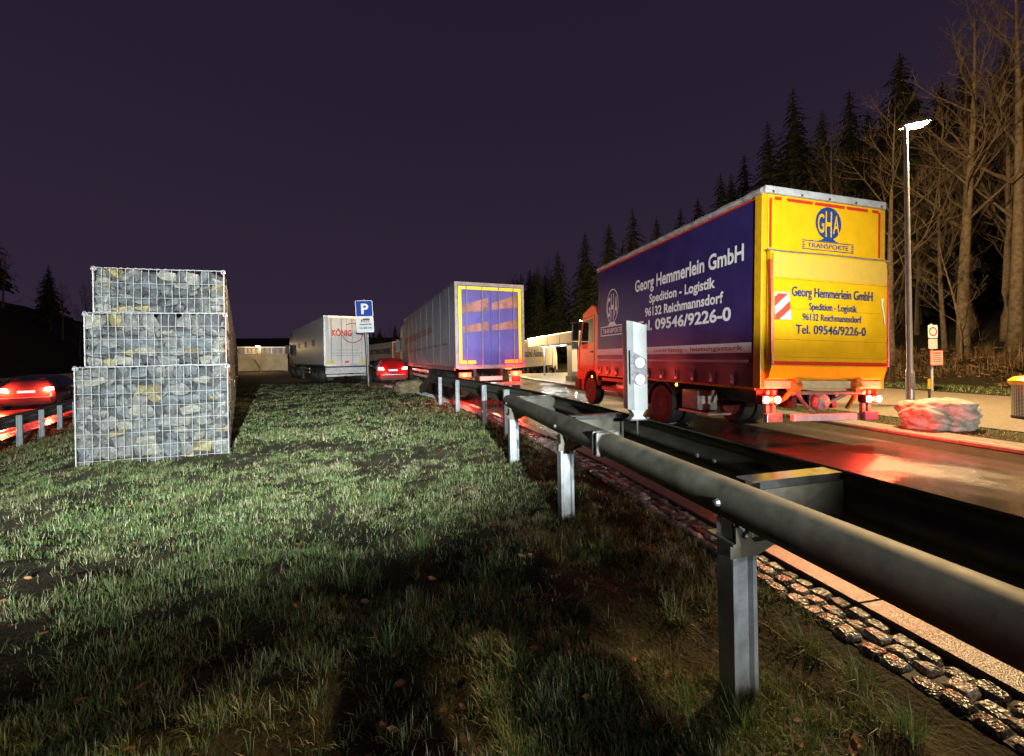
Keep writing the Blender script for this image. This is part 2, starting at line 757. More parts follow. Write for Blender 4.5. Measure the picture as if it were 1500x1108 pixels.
cob_meshes = [cobble_mesh(i, cob_mats[i % 3]) for i in range(9)]
cob_root = tag(bpy.data.objects.new('cobble_strip', None), kind='structure')
COL.objects.link(cob_root)
random.seed(21)
cnt = 0
rest = MB()
y = -0.6
row = 0
while y < 22:
    kx = float(interp_path(KERB_L, y)) - 0.205
    for c in range(3):
        x = kx - 0.052 - c * 0.098 + random.uniform(-.008, .008)
        yy = y + (0.05 if c % 2 else 0) + random.uniform(-.012, .012)
        sx, sy, sz = random.uniform(.098, .112), random.uniform(.100, .118), random.uniform(.05, .07)
        zz = 0.002 + random.uniform(-.008, .010)
        if cnt < 298:
            o = link('cobble', random.choice(cob_meshes), cob_root, (x, yy, zz), (random.uniform(-.1, .1), random.uniform(-.1, .1), random.choice((0, PI / 2, PI)) + random.uniform(-.12, .12)), (sx, sy, sz))
            cnt += 1
        else:
            rest.box(x - sx * .46, x + sx * .46, yy - sy * .46, yy + sy * .46, -0.03, zz + .03)
    y += 0.103
    row += 1
o = rest.build('far_cobbles', cob_mats[1], cob_root)
o['kind'] = 'stuff'
# mortar bed under the cobbles
strip_sheet('cobble_bed', lambda y: interp_path(KERB_L, y) - 0.50, lambda y: interp_path(KERB_L, y) - 0.20,
            list(np.arange(-1, 22.1, 0.5)), lambda x, y: 0.005, mat('mortar', (0.07, 0.065, 0.055), 0.7, var=0.4, scale=20, bump=0.5, bscale=120), 3)

# ------------------------------------------------------------------ gabion wall
galv = mat('galvanised_wire', (0.62, 0.64, 0.64), 0.35, 0.6, var=0.12, scale=20)
STONE_M = [speckle('stone_grey', (0.050, 0.053, 0.048), (0.215, 0.220, 0.200), 26, 0.8, 0.9),
           speckle('stone_blue_grey', (0.042, 0.050, 0.052), (0.180, 0.200, 0.200), 30, 0.75, 0.9),
           speckle('stone_pale', (0.085, 0.085, 0.066), (0.32, 0.31, 0.25), 28, 0.8, 0.9),
           speckle('stone_yellow', (0.12, 0.10, 0.045), (0.31, 0.265, 0.125), 24, 0.85, 0.9),
           speckle('stone_dark', (0.025, 0.026, 0.028), (0.11, 0.115, 0.115), 30, 0.75, 0.9)]
STONE_MESH = []
for i in range(22):
    mi = [0, 0, 1, 1, 2, 0, 4, 1, 3, 0, 4][i % 11]
    STONE_MESH.append(rock_mesh('stone', 100 + i, STONE_M[mi], n=17))
FRONT = Vector((-0.9695 * CA + -0.245 * SA, 0.9695 * SA - 0.245 * CA)).normalized()   # along the end face, to the left
# outward normal of the end face (towards the viewer)
FN = Vector((-FRONT.y, FRONT.x))
if FN.y > 0:
    FN = -FN
dark_core = mat('gabion_core', (0.03, 0.03, 0.03), 0.95, var=0.3)
TIERS = [(-0.14, 1.40, 1.89, 0.0, 8, 'bottom', 'widest bottom gabion basket of stones at the end of the wall'),
         (1.41, 2.18, 1.765, 0.012, 4, 'middle', 'middle gabion basket of stones between bottom and top baskets'),
         (2.19, 2.83, 1.655, 0.028, 3, 'top', 'smallest top gabion basket of stones at the end of the wall')]
BASKET_LEN = 2.0
random.seed(5)


def fp(t, z, depth=0.0):
    """point on the end face: t to the left, depth into the wall (along the wall)"""
    p = WALL0 + FRONT * t + WD * depth
    return Vector((p.x, p.y, z))


fr_ang = math.atan2(-FRONT.y, -FRONT.x)
wd_ang = math.atan2(WD.y, WD.x)
for z0, z1, W, bat, rows, nm, lab in TIERS:
    base = fp(W / 2, z0, 1.0)
    root = thing('gabion_basket', lab, 'gabion', (base.x, base.y, z0), 0, 'stacked gabion baskets')
    org = Vector((base.x, base.y, z0))
    t0, t1 = bat, W
    # dark fill behind the stones
    b = MB()
    ins = 0.13
    q = [fp(t0 + ins, 0, ins), fp(t1 - ins, 0, ins), fp(t1 - ins, 0, BASKET_LEN - .01), fp(t0 + ins, 0, BASKET_LEN - .01)]
    b.add([(p.x - org.x, p.y - org.y, 0.03) for p in q] + [(p.x - org.x, p.y - org.y, z1 - z0 - 0.05) for p in q],
          [(0, 1, 2, 3), (4, 5, 6, 7), (0, 1, 5, 4), (1, 2, 6, 5), (2, 3, 7, 6), (3, 0, 4, 7)])
    b.build('stone_core', dark_core, root)
    # stones on the end face
    z = z0 + 0.0
    H = z1 - z0
    nst = 0
    while z < z1 - 0.06:
        hrow = min(random.choice((0.10, 0.12, 0.14, 0.17, 0.2)), z1 - z)
        if z1 - (z + hrow) < 0.07:
            hrow = z1 - z
        t = t0
        while t < t1 - 0.03:
            w = random.uniform(0.09, 0.24) * (0.75 + hrow * 2.2)
            w = min(w, t1 - t)
            if t1 - (t + w) < 0.07:
                w = t1 - t
            if w > 0.3:
                w *= 0.5
            hh = hrow * random.uniform(0.95, 1.3)
            dp = random.uniform(0.16, 0.26)
            c = fp(t + w / 2, z + hrow / 2 + random.uniform(-.015, .015), 0.008 + dp / 2 + random.uniform(0, .045)) - org
            mesh = random.choice(STONE_MESH)
            link('stone', mesh, root, c, (random.uniform(-.25, .25), random.uniform(-.3, .3) + random.choice((0, PI)), fr_ang + random.uniform(-.25, .25)),
                 (w * 1.16, dp * 1.1, hh * 1.08))
            nst += 1
            t += w
        z += hrow
    # stones on the long sides, joined: seen edge-on
    b = MB()
    for side in (0, 1):
        d = 0.12
        while d < BASKET_LEN:
            zz = z0 + 0.06
            while zz < z1 - 0.04:
                me_s = random.choice(STONE_MESH)
                c = fp((t0 + 0.10) if side == 0 else (t1 - 0.10), zz, d) - org
                s = random.uniform(0.17, 0.22)
                rot = Matrix.Rotation(random.uniform(0, 6), 3, 'Z')
                o_ = len(b.v)
                for v in me_s.vertices:
                    p = rot @ Vector(v.co) * s
                    b.v.append((c.x + p.x, c.y + p.y, c.z + p.z * 0.8))
                for f in me_s.polygons:
                    b.f.append(tuple(i + o_ for i in f.vertices))
                zz += 0.145
            d += 0.17
    o = b.build('side_stones', STONE_M[0], root, fixn=False)
    o['kind'] = 'stuff'
    # wire mesh: verticals every 10 cm, horizontals every 20 cm
    b = MB()
    nvert = int(round((t1 - t0) / 0.094))
    jit = lambda: random.uniform(-.006, .006)
    for k in range(nvert + 1):
        t = t0 + (t1 - t0) * k / nvert
        pts = []
        for j in range(5):
            zz = z0 + H * j / 4
            pts.append(fp(t + jit() * (0 < k < nvert), zz, -0.012 - 0.012 * math.sin(PI * j / 4) * random.random()) - org)
        b.tube(pts, 0.0055 if k in (0, nvert) else 0.0036, 5, False)
    for j in range(rows + 1):
        zz = z0 + H * j / rows
        pts = [fp(t0 + (t1 - t0) * k / 8, zz + jit(), -0.018 - 0.01 * random.random()) - org for k in range(9)]
        b.tube(pts, 0.0036 if 0 < j < rows else 0.0055, 5, False)
    b.build('front_wire_mesh', galv, root)
    b = MB()
    for side in (0, 1):
        t = t0 - 0.006 if side == 0 else t1 + 0.012
        for k in range(21):
            d = BASKET_LEN * k / 20
            b.tube([fp(t, z0, d) - org, fp(t, z1, d) - org], 0.004, 4, False)
        for j in range(rows + 1):
            zz = z0 + H * j / rows
            b.tube([fp(t, zz, 0) - org, fp(t, zz, BASKET_LEN) - org], 0.004, 4, False)
    b.build('side_wire_mesh', galv, root)
    # spiral ties at the top corners
    b = MB()
    for t in (t0 + .004, t1 - .004):
        pts = []
        for k in range(26):
            a = k / 25 * 4.5 * PI
            c = fp(t, z1 - 0.015, -0.03)
            rr = 0.028 + 0.006 * math.sin(k)
            pts.append(Vector((c.x + math.cos(a) * rr, c.y - 0.01 + k * 0.001, c.z + math.sin(a) * rr)) - org)
        b.tube(pts, 0.0036, 4, False)
    # lacing wire along the top edge
    pts = []
    for k in range(60):
        c = fp(t0 + (t1 - t0) * k / 59, z1, -0.015) - org
        pts.append(c + Vector((0, 0, 0.010 * math.sin(k * 1.9))))
    b.tube(pts, 0.003, 4, False)
    b.build('tie_wire', galv, root)

# the rest of the wall behind the first baskets
p0 = fp(0.95, 0, 24)
gw = thing('gabion_wall', 'long stepped gabion wall running back behind the end baskets', 'wall', (p0.x, p0.y, 0))
orgw = Vector((p0.x, p0.y, 0))
LW = 46.0
for z0, z1, W, bat, rows, nm, lab in TIERS:
    b = MB()
    q = [fp(bat + 0.12, 0, 2.0), fp(W - 0.12, 0, 2.0), fp(W - 0.12, 0, LW), fp(bat + 0.12, 0, LW)]
    b.add([(p.x - orgw.x, p.y - orgw.y, z0) for p in q] + [(p.x - orgw.x, p.y - orgw.y, z1 - 0.03) for p in q],
          [(0, 1, 2, 3), (4, 5, 6, 7), (0, 1, 5, 4), (1, 2, 6, 5), (2, 3, 7, 6), (3, 0, 4, 7)])
    b.build('stone_core', STONE_M[4], gw)
    b = MB()
    d = 2.1
    while d < LW:
        st = 0.17 if d < 14 else 0.34
        zz = z0 + 0.06
        while zz < z1 - 0.03:
            me_s = random.choice(STONE_MESH)
            s = st * random.uniform(1.05, 1.35)
            c = fp(bat + 0.09 + random.uniform(0, .03), zz, d) - orgw
            rot = Matrix.Rotation(random.uniform(0, 6), 3, 'Z')
            o_ = len(b.v)
            for v in me_s.vertices:
                p = rot @ Vector(v.co) * s
                b.v.append((c.x + p.x * (0.2 / s if s > .25 else 1), c.y + p.y, c.z + p.z * 0.8))
            for f in me_s.polygons:
                b.f.append(tuple(i + o_ for i in f.vertices))
            zz += st * 0.85
        d += st
    o = b.build('side_stones', STONE_M[2], gw, fixn=False)
    o['kind'] = 'stuff'
    b = MB()
    for d in np.arange(2.1, LW, 0.2):
        b.tube([fp(bat - 0.008, z0, d) - orgw, fp(bat - 0.008, z1, d) - orgw], 0.005, 3, False)
    for j in range(rows + 1):
        zz = z0 + (z1 - z0) * j / rows
        b.tube([fp(bat - 0.008, zz, 2) - orgw, fp(bat - 0.008, zz, LW) - orgw], 0.005, 3, False)
    b.build('side_wire_mesh', galv, gw)

# ------------------------------------------------------------------ guard rail with box beam beside the service road
steel = mat('weathered_galvanised_steel', (0.095, 0.09, 0.066), 0.62, 0.1, var=0.35, scale=5, bump=0.03, bscale=60, rough_var=0.1, spec=0.3)
steel_post = mat('post_galvanised_steel', (0.30, 0.32, 0.325), 0.42, 0.3, var=0.18, scale=9, bump=0.08, bscale=90, rough_var=0.1)
steel_dark = mat('bolt_steel', (0.14, 0.14, 0.13), 0.5, 0.7, var=0.3)


def chaikin(p, n=1, closed=False):
    for _ in range(n):
        q = [] if closed else [p[0]]
        rngk = range(len(p)) if closed else range(len(p) - 1)
        for i in rngk:
            a, c = p[i], p[(i + 1) % len(p)]
            q.append((a[0] * .75 + c[0] * .25, a[1] * .75 + c[1] * .25))
            q.append((a[0] * .25 + c[0] * .75, a[1] * .25 + c[1] * .75))
        if not closed:
            q.append(p[-1])
        p = q
    return p


RAIL = [(1.88, -0.55), (1.88, 0.8), (1.88, 2.0), (1.88, 3.2), (1.88, 4.4), (1.85, 5.2), (1.78, 6.1), (1.66, 7.1), (1.46, 8.5),
        (1.26, 9.8), (1.10, 10.8), (0.80, 12.6), (0.5, 14.4)]
W_PROF = chaikin([(0.012, 0.905), (0.0, 0.893), (0.083, 0.857), (0.083, 0.812), (0.0, 0.768), (0.0, 0.728), (0.083, 0.684), (0.083, 0.640), (0.0, 0.603), (0.012, 0.591)], 2)


def rail_x(y):
    return float(np.interp(y, [p[1] for p in RAIL], [p[0] for p in RAIL]))


gr = thing('guard_rail', 'weathered steel guard rail with box beam on posts beside the grass', 'guard rail', (1.6, 5.0, 0))
GO = Vector((1.6, 5.0, 0))


def off_path(path):
    return [(p[0] - GO.x, p[1] - GO.y) for p in path]


def dense(path, step=0.3):
    out = []
    for a, c in zip(path[:-1], path[1:]):
        n = max(1, int(math.hypot(c[0] - a[0], c[1] - a[1]) / step))
        for k in range(n):
            out.append((a[0] + (c[0] - a[0]) * k / n, a[1] + (c[1] - a[1]) * k / n))
    out.append(path[-1])
    return out


# beam in lapped lengths, each a part
cuts = [(-0.55, 2.35), (2.3, 6.35), (6.3, 10.35), (10.3, 14.4)]
for i, (a, c) in enumerate(cuts):
    path = [(rail_x(y) + (0.005 if i % 2 else 0), y) for y in np.linspace(a, c, 14)]
    b = MB()
    b.sweep(off_path(path), W_PROF, thick=0.004)
    b.build('wave_beam', steel, gr, smooth=True)
# sloped terminal
b = MB()
pa = [(rail_x(14.4) - 0.0, 14.4), (rail_x(14.4) - 0.35, 16.3)]
v0 = len(W_PROF)
for (px, py), dz in zip(pa, (0, -0.62)):
    for a, z in W_PROF:
        b.v.append((px + a - GO.x, py - GO.y, z + dz))
for k in range(v0 - 1):
    b.f.append((k, k + 1, v0 + k + 1, v0 + k))
b.build('sloped_terminal', steel, gr, smooth=True)
# box beam over the near posts
TUBE_X = 1.325
tube_prof = chaikin([(-0.055, 0.735), (0.05, 0.735), (0.085, 0.79), (0.085, 0.84), (0.05, 0.893), (-0.05, 0.893), (-0.085, 0.84), (-0.085, 0.79)], 1, True)
for a, c, e in ((-0.55, 2.62, 0), (2.58, 5.6, 0.003)):
    b = MB()
    b.sweep(off_path([(TUBE_X - 0.004 * max(0, y - 3), y) for y in np.linspace(a, c, 8)]), [(l * (1 + e * 12), z + (z - 0.81) * e * 12) for l, z in tube_prof], closed=True)
    b.build('box_beam', steel, gr, smooth=True)


def c_post(b, x, y, z0, z1, w=0.10, d=0.062, t=0.006, rot=0.0):
    """sigma post: open profile with lips and a centre groove"""
    outer = [(-w / 2, -d / 2), (-w / 2 + 0.02, -d / 2), (-w / 2 + 0.032, -d / 2 + 0.016), (w / 2 - 0.032, -d / 2 + 0.016), (w / 2 - 0.02, -d / 2), (w / 2, -d / 2),
             (w / 2, d / 2), (w / 2 - 0.022, d / 2), (w / 2 - 0.022, d / 2 - t), (w / 2 - t, d / 2 - t), (w / 2 - t, -d / 2 + t),
             (w / 2 - 0.02, -d / 2 + t), (w / 2 - 0.032, -d / 2 + 0.016 + t), (-w / 2 + 0.032, -d / 2 + 0.016 + t), (-w / 2 + 0.02, -d / 2 + t),
             (-w / 2 + t, -d / 2 + t), (-w / 2 + t, d / 2 - t), (-w / 2 + 0.022, d / 2 - t), (-w / 2 + 0.022, d / 2), (-w / 2, d / 2)]
    cr, sr = math.cos(rot), math.sin(rot)
    pl = [(x + p * cr - q * sr, y + p * sr + q * cr) for p, q in outer]
    b.prism(pl, 'z', z0, z1)


for i, (px, py) in enumerate(((1.33, 1.44), (1.31, 3.40), (1.29, 5.28))):
    b = MB()
    c_post(b, px - GO.x, py - GO.y, -0.5, 0.74, 0.125, 0.085, 0.007, rot=R(3))
    post = b.build('post', steel_post, gr)
    b = MB()
    # saddle plate under the beam with folded gusset
    b.box(px - .085 - GO.x, px + .19 - GO.x, py - .075 - GO.y, py + .075 - GO.y, 0.655, 0.667)
    b.prism([(px - .07 - GO.x, 0.667), (px - .07 - GO.x, 0.755), (px + .02 - GO.x, 0.667)], 'y', py - .075 - GO.y, py - .069 - GO.y)
    b.prism([(px - .085 - GO.x, 0.60), (px + .05 - GO.x, 0.60), (px + .19 - GO.x, 0.655), (px - .085 - GO.x, 0.655)], 'y', py - .060 - GO.y, py - .054 - GO.y)
    b.build('saddle_bracket', steel, post)
    for bx, bz in ((px - 0.088, 0.815), (px - 0.03, 0.70)):
        b = MB()
        if bz > 0.8:
            b.lathe([(0.001, -0.022), (0.013, -0.018), (0.017, -0.006), (0.017, 0.0)], 8, 'x', (bx - GO.x, py - GO.y, bz))
        else:
            b.lathe([(0.001, -0.018), (0.011, -0.014), (0.014, -0.004), (0.014, 0.0)], 8, 'y', (bx - GO.x, py - .076 - GO.y, bz))
        b.build('bolt', steel_dark, post)
    # spacer box out to the wave beam
    b = MB()
    y0, y1 = py - 0.04 - GO.y, py + 0.04 - GO.y
    x0, x1 = px + 0.075 - GO.x, 1.876 - GO.x
    b.box(x0 - 0.05, x1, y0, y0 + 0.006, 0.665, 0.862)
    b.box(x0 - 0.05, x1, y1 - 0.006, y1, 0.665, 0.862)
    b.build('spacer', steel, gr)
    b = MB()
    b.box(x0 - 0.03, x1 - 0.01, y0 - 0.004, y1 + 0.004, 0.8965, 0.902)
    b.box(x0 + 0.015, x1 - 0.02, y0 + 0.001, y1 - 0.001, 0.864, 0.8963)
    b.build('spacer_cap', mat('spacer_cap_steel', (0.42, 0.42, 0.40), 0.16, 0.9, var=0.2, scale=12, rough_var=0.06), gr)
    b = MB()
    b.lathe([(0.001, -0.014), (0.012, -0.011), (0.013, 0.0)], 8, 'y', (px + 0.27 - GO.x, y0 - 0.0, 0.775))
    b.build('bolt', steel_post, gr)
for i, py in enumerate((7.08, 8.4, 10.6, 12.6)):
    b = MB()
    c_post(b, rail_x(py) - 0.06 - GO.x, py - GO.y, -0.4, 0.85, 0.10, 0.07, 0.007, rot=R(8))
    b.build('post', steel_post, gr)
# splice bolts and little reflectors on the beam
for y in (0.35, 0.55, 2.2, 2.36, 4.1, 6.2, 6.36):
    for z in (0.748,):
        b = MB()
        b.lathe([(0.001, -0.012), (0.014, -0.009), (0.016, 0.0)], 8, 'x', (rail_x(y) - 0.005 - GO.x, y - GO.y, z))
        b.build('bolt', steel_post, gr)
b = MB()
for y in (2.60, 2.66):
    b.box(TUBE_X - .092 - GO.x, TUBE_X + .092 - GO.x, y - 0.012 - GO.y, y + 0.012 - GO.y, 0.728, 0.90)
b.build('splice_clamp', steel_dark, gr, bevel=0.02)

# ------------------------------------------------------------------ marker post standing on the rail
white_pl = mat('white_plastic', (0.31, 0.335, 0.335), 0.42, var=0.10, scale=6, bump=0.05)
black_pl = mat('black_plastic_scuffed', (0.025, 0.025, 0.028), 0.35, var=0.6, scale=40, col2=(0.16, 0.17, 0.18))
DX, DY = 1.80, 3.02
dl = thing('delineator_post', 'white roadside marker post with two round reflectors clamped on guard rail', 'marker post', (DX, DY, 0.905), R(-4))
b = MB()
# rounded triangular hollow body, sloped top
pl = chaikin([(-0.075, -0.055), (0.085, -0.055), (0.085, -0.03), (-0.02, 0.10), (-0.075, 0.10)], 1, True)
n = len(pl)
vs = [(x, y, 0.085) for x, y in pl] + [(x, y, 0.83 - 0.045 * (x + 0.075) / 0.16 - 0.25 * max(0, y)) for x, y in pl]
b.add(vs, [tuple(range(n)), tuple(range(n, 2 * n))] + [(i, (i + 1) % n, n + (i + 1) % n, n + i) for i in range(n)])
b.build('body', white_pl, dl, smooth=True)
b = MB()
b.add([(-0.068, -0.0575, 0.30), (0.078, -0.0575, 0.30), (0.078, -0.0575, 0.50), (-0.068, -0.0575, 0.585)], [(0, 1, 2, 3)])
b.build('black_band', black_pl, dl)
refl = mat('glass_reflector', (0.72, 0.78, 0.80), 0.15, 0.2, var=0.2, scale=200, bump=0.4, bscale=300)
for z in (0.505 - 0.03, 0.335):
    b = MB()
    b.lathe([(0.043, 0.0), (0.043, -0.008), (0.036, -0.011), (0.006, -0.013), (0.001, -0.013)], 24, 'y', (0.014, -0.058, z))
    rf = b.build('reflector', refl, dl, smooth=True)
    b = MB()
    b.lathe([(0.006, 0.0), (0.006, -0.004), (0.001, -0.005)], 8, 'y', (0.014, -0.071, z))
    b.build('rivet', steel_dark, rf)
    b = MB()
    for k in range(24):
        a0, a1 = 2 * PI * k / 24, 2 * PI * (k + 1) / 24
        b.add([(0.014 + math.cos(a0) * 0.044, -0.0585, z + math.sin(a0) * 0.044), (0.014 + math.cos(a1) * 0.044, -0.0585, z + math.sin(a1) * 0.044),
               (0.014 + math.cos(a1) * 0.050, -0.0585, z + math.sin(a1) * 0.050), (0.014 + math.cos(a0) * 0.050, -0.0585, z + math.sin(a0) * 0.050)], [(0, 1, 2, 3)])
    b.build('rim', black_pl, rf)
b = MB()
fpz = [(-0.065, 0.085), (-0.04, 0.05), (-0.035, 0.03), (-0.06, 0.012), (-0.06, 0.0), (0.07, 0.0), (0.07, 0.012), (0.045, 0.03), (0.05, 0.05), (0.078, 0.085)]
b.prism(fpz, 'y', -0.045, 0.03)
b.build('foot_clamp', steel_post, dl, bevel=0.004)
b = MB()
b.box(-0.07, 0.08, -0.05, 0.04, -0.006, 0.004)
b.tube([(0.0, -0.03, 0.0), (0.0, -0.03, -0.12)], 0.009, 6)
b.tube([(0.11, 0.0, 0.012), (0.11, 0.0, -0.02)], 0.013, 6)
b.build('foot_plate', steel_dark, dl)

# ------------------------------------------------------------------ motorway guard rail and barrier
mg0 = wl(4, 4.4)
mg = thing('guard_rail', 'dark guard rail on pale posts beside the motorway, left of gabions', 'guard rail', (mg0[0], mg0[1], -0.5))
path = [wl(s, 4.4) for s in np.linspace(-14, 90, 27)]
b = MB()
b.sweep([(p[0] - mg0[0], p[1] - mg0[1]) for p in path], [(-a - 0.0, z - 0.15) for a, z in W_PROF], thick=0.004)
b.build('wave_beam', mat('old_rail_steel', (0.20, 0.20, 0.19), 0.5, 0.7, var=0.3, scale=5), mg, smooth=True)
for s in np.arange(-12.6, 40, 1.335):
    x, y = wl(s, 4.33)
    b = MB()
    c_post(b, 0, 0, -0.4, 0.72, 0.10, 0.065, 0.007, rot=WALL_A)
    o = b.build('post', steel_post, mg)
    o.location = (x - mg0[0], y - mg0[1], 0)
bw0 = wl(40, 17.2)
bar = thing('concrete_barrier', 'low concrete barrier along far side of the motorway', 'barrier', (bw0[0], bw0[1], -0.5))
b = MB()
b.sweep([(p[0] - bw0[0], p[1] - bw0[1]) for p in [wl(s, 17.2) for s in (-30, 0, 60, 150)]],
        [(-0.3, -0.3), (-0.3, 0.08), (-0.15, 0.3), (-0.09, 0.82), (0.09, 0.82), (0.15, 0.3), (0.3, 0.08), (0.3, -0.3)], closed=True)
b.build('barrier_wall', mat('barrier_concrete', (0.26, 0.25, 0.23), 0.8, var=0.2, scale=2, bump=0.2), bar)

# ------------------------------------------------------------------ vehicles
rubber = mat('tyre_rubber', (0.022, 0.021, 0.021), 0.62, var=0.4, scale=30, bump=0.3, bscale=80)
rim_m = mat('wheel_steel', (0.33, 0.32, 0.31), 0.4, 0.6, var=0.25, scale=10)
chassis_m = mat('chassis_paint', (0.03, 0.03, 0.032), 0.5, var=0.4, scale=9, rough_var=0.1)
alu = mat('aluminium', (0.55, 0.55, 0.54), 0.35, 0.8, var=0.15, scale=9, rough_var=0.08)
glass_dk = mat('dark_glass', (0.012, 0.014, 0.016), 0.06, var=0.1, spec=0.7)
tail_e = emit('tail_lamp_lit', (1.0, 0.03, 0.012), 14.0)
tail_hot = emit('brake_lamp_lit', (1.0, 0.42, 0.30), 26.0)
amber_e = emit('side_marker_lit', (1.0, 0.33, 0.02), 14.0)
plate_e = emit('plate_lit', (0.62, 0.62, 0.80), 0.7)
plate_w = mat('plate_white', (0.7, 0.7, 0.68), 0.4, var=0.05)
yellow_refl = mat('yellow_reflective_tape', (0.75, 0.62, 0.03), 0.35, var=0.1, scale=60)
red_refl = mat('red_reflective_tape', (0.65, 0.03, 0.015), 0.35, var=0.15, scale=60)
RED = (1.0, 0.035, 0.012)


def wheel(parent, x, y, r=0.48, w=0.28, side=-1, rim_mat=None, z=None):
    """side -1: outer face towards -x"""
    zc = r if z is None else z
    b = MB()
    s = side
    prof = [(r * 0.60, -w / 2), (r * 0.72, -w / 2 - 0.012), (r * 0.93, -w / 2 + 0.0), (r * 0.99, -w / 2 + 0.035), (r, 0), (r * 0.99, w / 2 - 0.035), (r * 0.93, w / 2), (r * 0.72, w / 2 + 0.012), (r * 0.60, w / 2)]
    b.lathe([(p, h * s) for p, h in prof], 36, 'x', (0, 0, 0))
    o = b.build('wheel', rubber, parent, smooth=True)
    o.location = (x, y, zc)
    b = MB()
    b.lathe([(r * .62, (-w / 2 - .004) * -s * -1), (r * .58, (w / 2 + .006) * s), (r * .52, (w / 2 - .03) * s), (r * .42, (w / 2 - .11) * s), (r * .25, (w / 2 - .10) * s),
             (r * .22, (w / 2 - .02) * s), (r * .12, (w / 2 + .0) * s), (0.01, (w / 2 + .0) * s)], 28, 'x')
    b.build('rim', rim_mat or rim_m, o, smooth=True)
    b = MB()
    for k in range(8):
        a = 2 * PI * k / 8
        b.lathe([(0.012, (w / 2 - .10) * s), (0.012, (w / 2 - .075) * s), (0.002, (w / 2 - .07) * s)], 6, 'x', (0, math.cos(a) * r * .33, math.sin(a) * r * .33))
    b.build('wheel_nut', steel_dark, o)
    return o


def arc_strip(b, cx, cz, r0, r1, a0, a1, x0, x1, n=12):
    """curved mudguard in the y-z plane"""
    poly = []
    for k in range(n + 1):
        a = a0 + (a1 - a0) * k / n
        poly.append((cx + math.cos(a) * r1, cz + math.sin(a) * r1))
    for k in range(n, -1, -1):
        a = a0 + (a1 - a0) * k / n
        poly.append((cx + math.cos(a) * r0, cz + math.sin(a) * r0))
    m = len(poly)
    o = len(b.v)
    for x in (x0, x1):
        for p, q in poly:
            b.v.append((x, p, q))
    for i in range(m):
        j = (i + 1) % m
        b.f.append((o + i, o + j, o + m + j, o + m + i))
    for k in range(n):
        b.f.append((o + k, o + k + 1, o + m - 2 - k, o + m - 1 - k))
        b.f.append((o + m + k, o + m + m - 1 - k, o + m + m - 2 - k, o + m + k + 1))


def ellipse_pts(cx, cy, rx, ry, n=40):
    return [(cx + rx * math.cos(2 * PI * k / n), cy + ry * math.sin(2 * PI * k / n)) for k in range(n)]


def emblem(parent, O, U, V, nrm, w, h, m_main, m_back, solid):
    """round emblem with tall initials on a flared foot and a framed word below"""
    U, V, O = Vector(U), Vector(V), Vector(O)
    cy = h * 0.63
    rx, ry = w * 0.25, h * 0.37
    # ring
    b = MB()
    P = ellipse_pts(0, cy, rx, ry)
    Q = ellipse_pts(0, cy, rx * 0.93, ry * 0.94)
    Nn = Vector(nrm) * 0.004
    n = len(P)
    b.add([O + U * p[0] + V * p[1] + Nn for p in P] + [O + U * p[0] + V * p[1] + Nn for p in Q], [(i, (i + 1) % n, n + (i + 1) % n, n + i) for i in range(n)])
    b.build('emblem_ring', m_main, parent, fixn=False)
    if solid:
        flat(Q, m_main, parent, 'emblem_disc', U, V, O, nrm, 0.0035)
    lm = m_back if solid else m_main
    for k, (ch, x, ww, hh) in enumerate((('G', -rx * .60, rx * .50, ry * 1.18), ('H', 0, rx * .50, ry * 1.62), ('A', rx * .60, rx * .50, ry * 1.18))):
        lettering(ch, lm, parent, tuple(O + U * x + V * (cy - hh / 2)), U, V, ww, hh, nrm, 0.006, 0.012, 'c', 'emblem_initial')
    flat([(-rx * .35, cy - ry * .92), (rx * .35, cy - ry * .92), (rx * .55, h * .245), (rx * .8, h * .215), (-rx * .8, h * .215), (-rx * .55, h * .245)], m_main, parent, 'emblem_foot', U, V, O, nrm, 0.0037)
    # frame with the word
    for (a0, a1, c0, c1) in ((-w / 2, w / 2, h * .19, h * .21), (-w / 2, w / 2, 0.0, h * .02)):
        flat([(a0, c0), (a1, c0), (a1, c1), (a0, c1)], m_main, parent, 'emblem_bar', U, V, O, nrm, 0.004)
    for k in range(3):
        for sx in (-1, 1):
            flat([(sx * w * .5, h * (.035 + k * .052)), (sx * w * .46, h * (.035 + k * .052)), (sx * w * .46, h * (.065 + k * .052)), (sx * w * .5, h * (.065 + k * .052))], m_main, parent, 'emblem_tick', U, V, O, nrm, 0.004)
    lettering('TRANSPORTE', m_main, parent, tuple(O + V * (h * 0.055)), U, V, w * 0.80, h * 0.105, nrm, 0.004, 0.012, 'c')


# ---- the box truck in front on the right
tarp_blue = mat('dark_blue_tarpaulin', (0.026, 0.017, 0.088), 0.38, var=0.14, scale=2.5, bump=0.10, bscale=3.0, rough_var=0.06)
yellow_p = mat('yellow_paint', (0.80, 0.42, 0.004), 0.36, var=0.07, scale=3.0, rough_var=0.08, bump=0.03, bscale=2.5)
yellow_worn = mat('yellow_paint_scuffed', (0.74, 0.42, 0.03), 0.42, var=0.12, scale=9.0, col2=(0.60, 0.38, 0.07), bump=0.05, bscale=30)
print_white = mat('printed_white', (0.74, 0.72, 0.70), 0.45, var=0.05, scale=12)
print_blue = mat('printed_blue', (0.012, 0.045, 0.17), 0.45, var=0.1, scale=12)
print_red = mat('printed_red', (0.50, 0.03, 0.02), 0.45, var=0.1, scale=12)
cab_red = mat('cab_orange_paint', (0.72, 0.11, 0.012), 0.28, var=0.06, scale=4, coat=0.4)
grey_tarp = mat('roof_edge_grey', (0.42, 0.42, 0.41), 0.5, var=0.2, scale=6, bump=0.2, bscale=14)

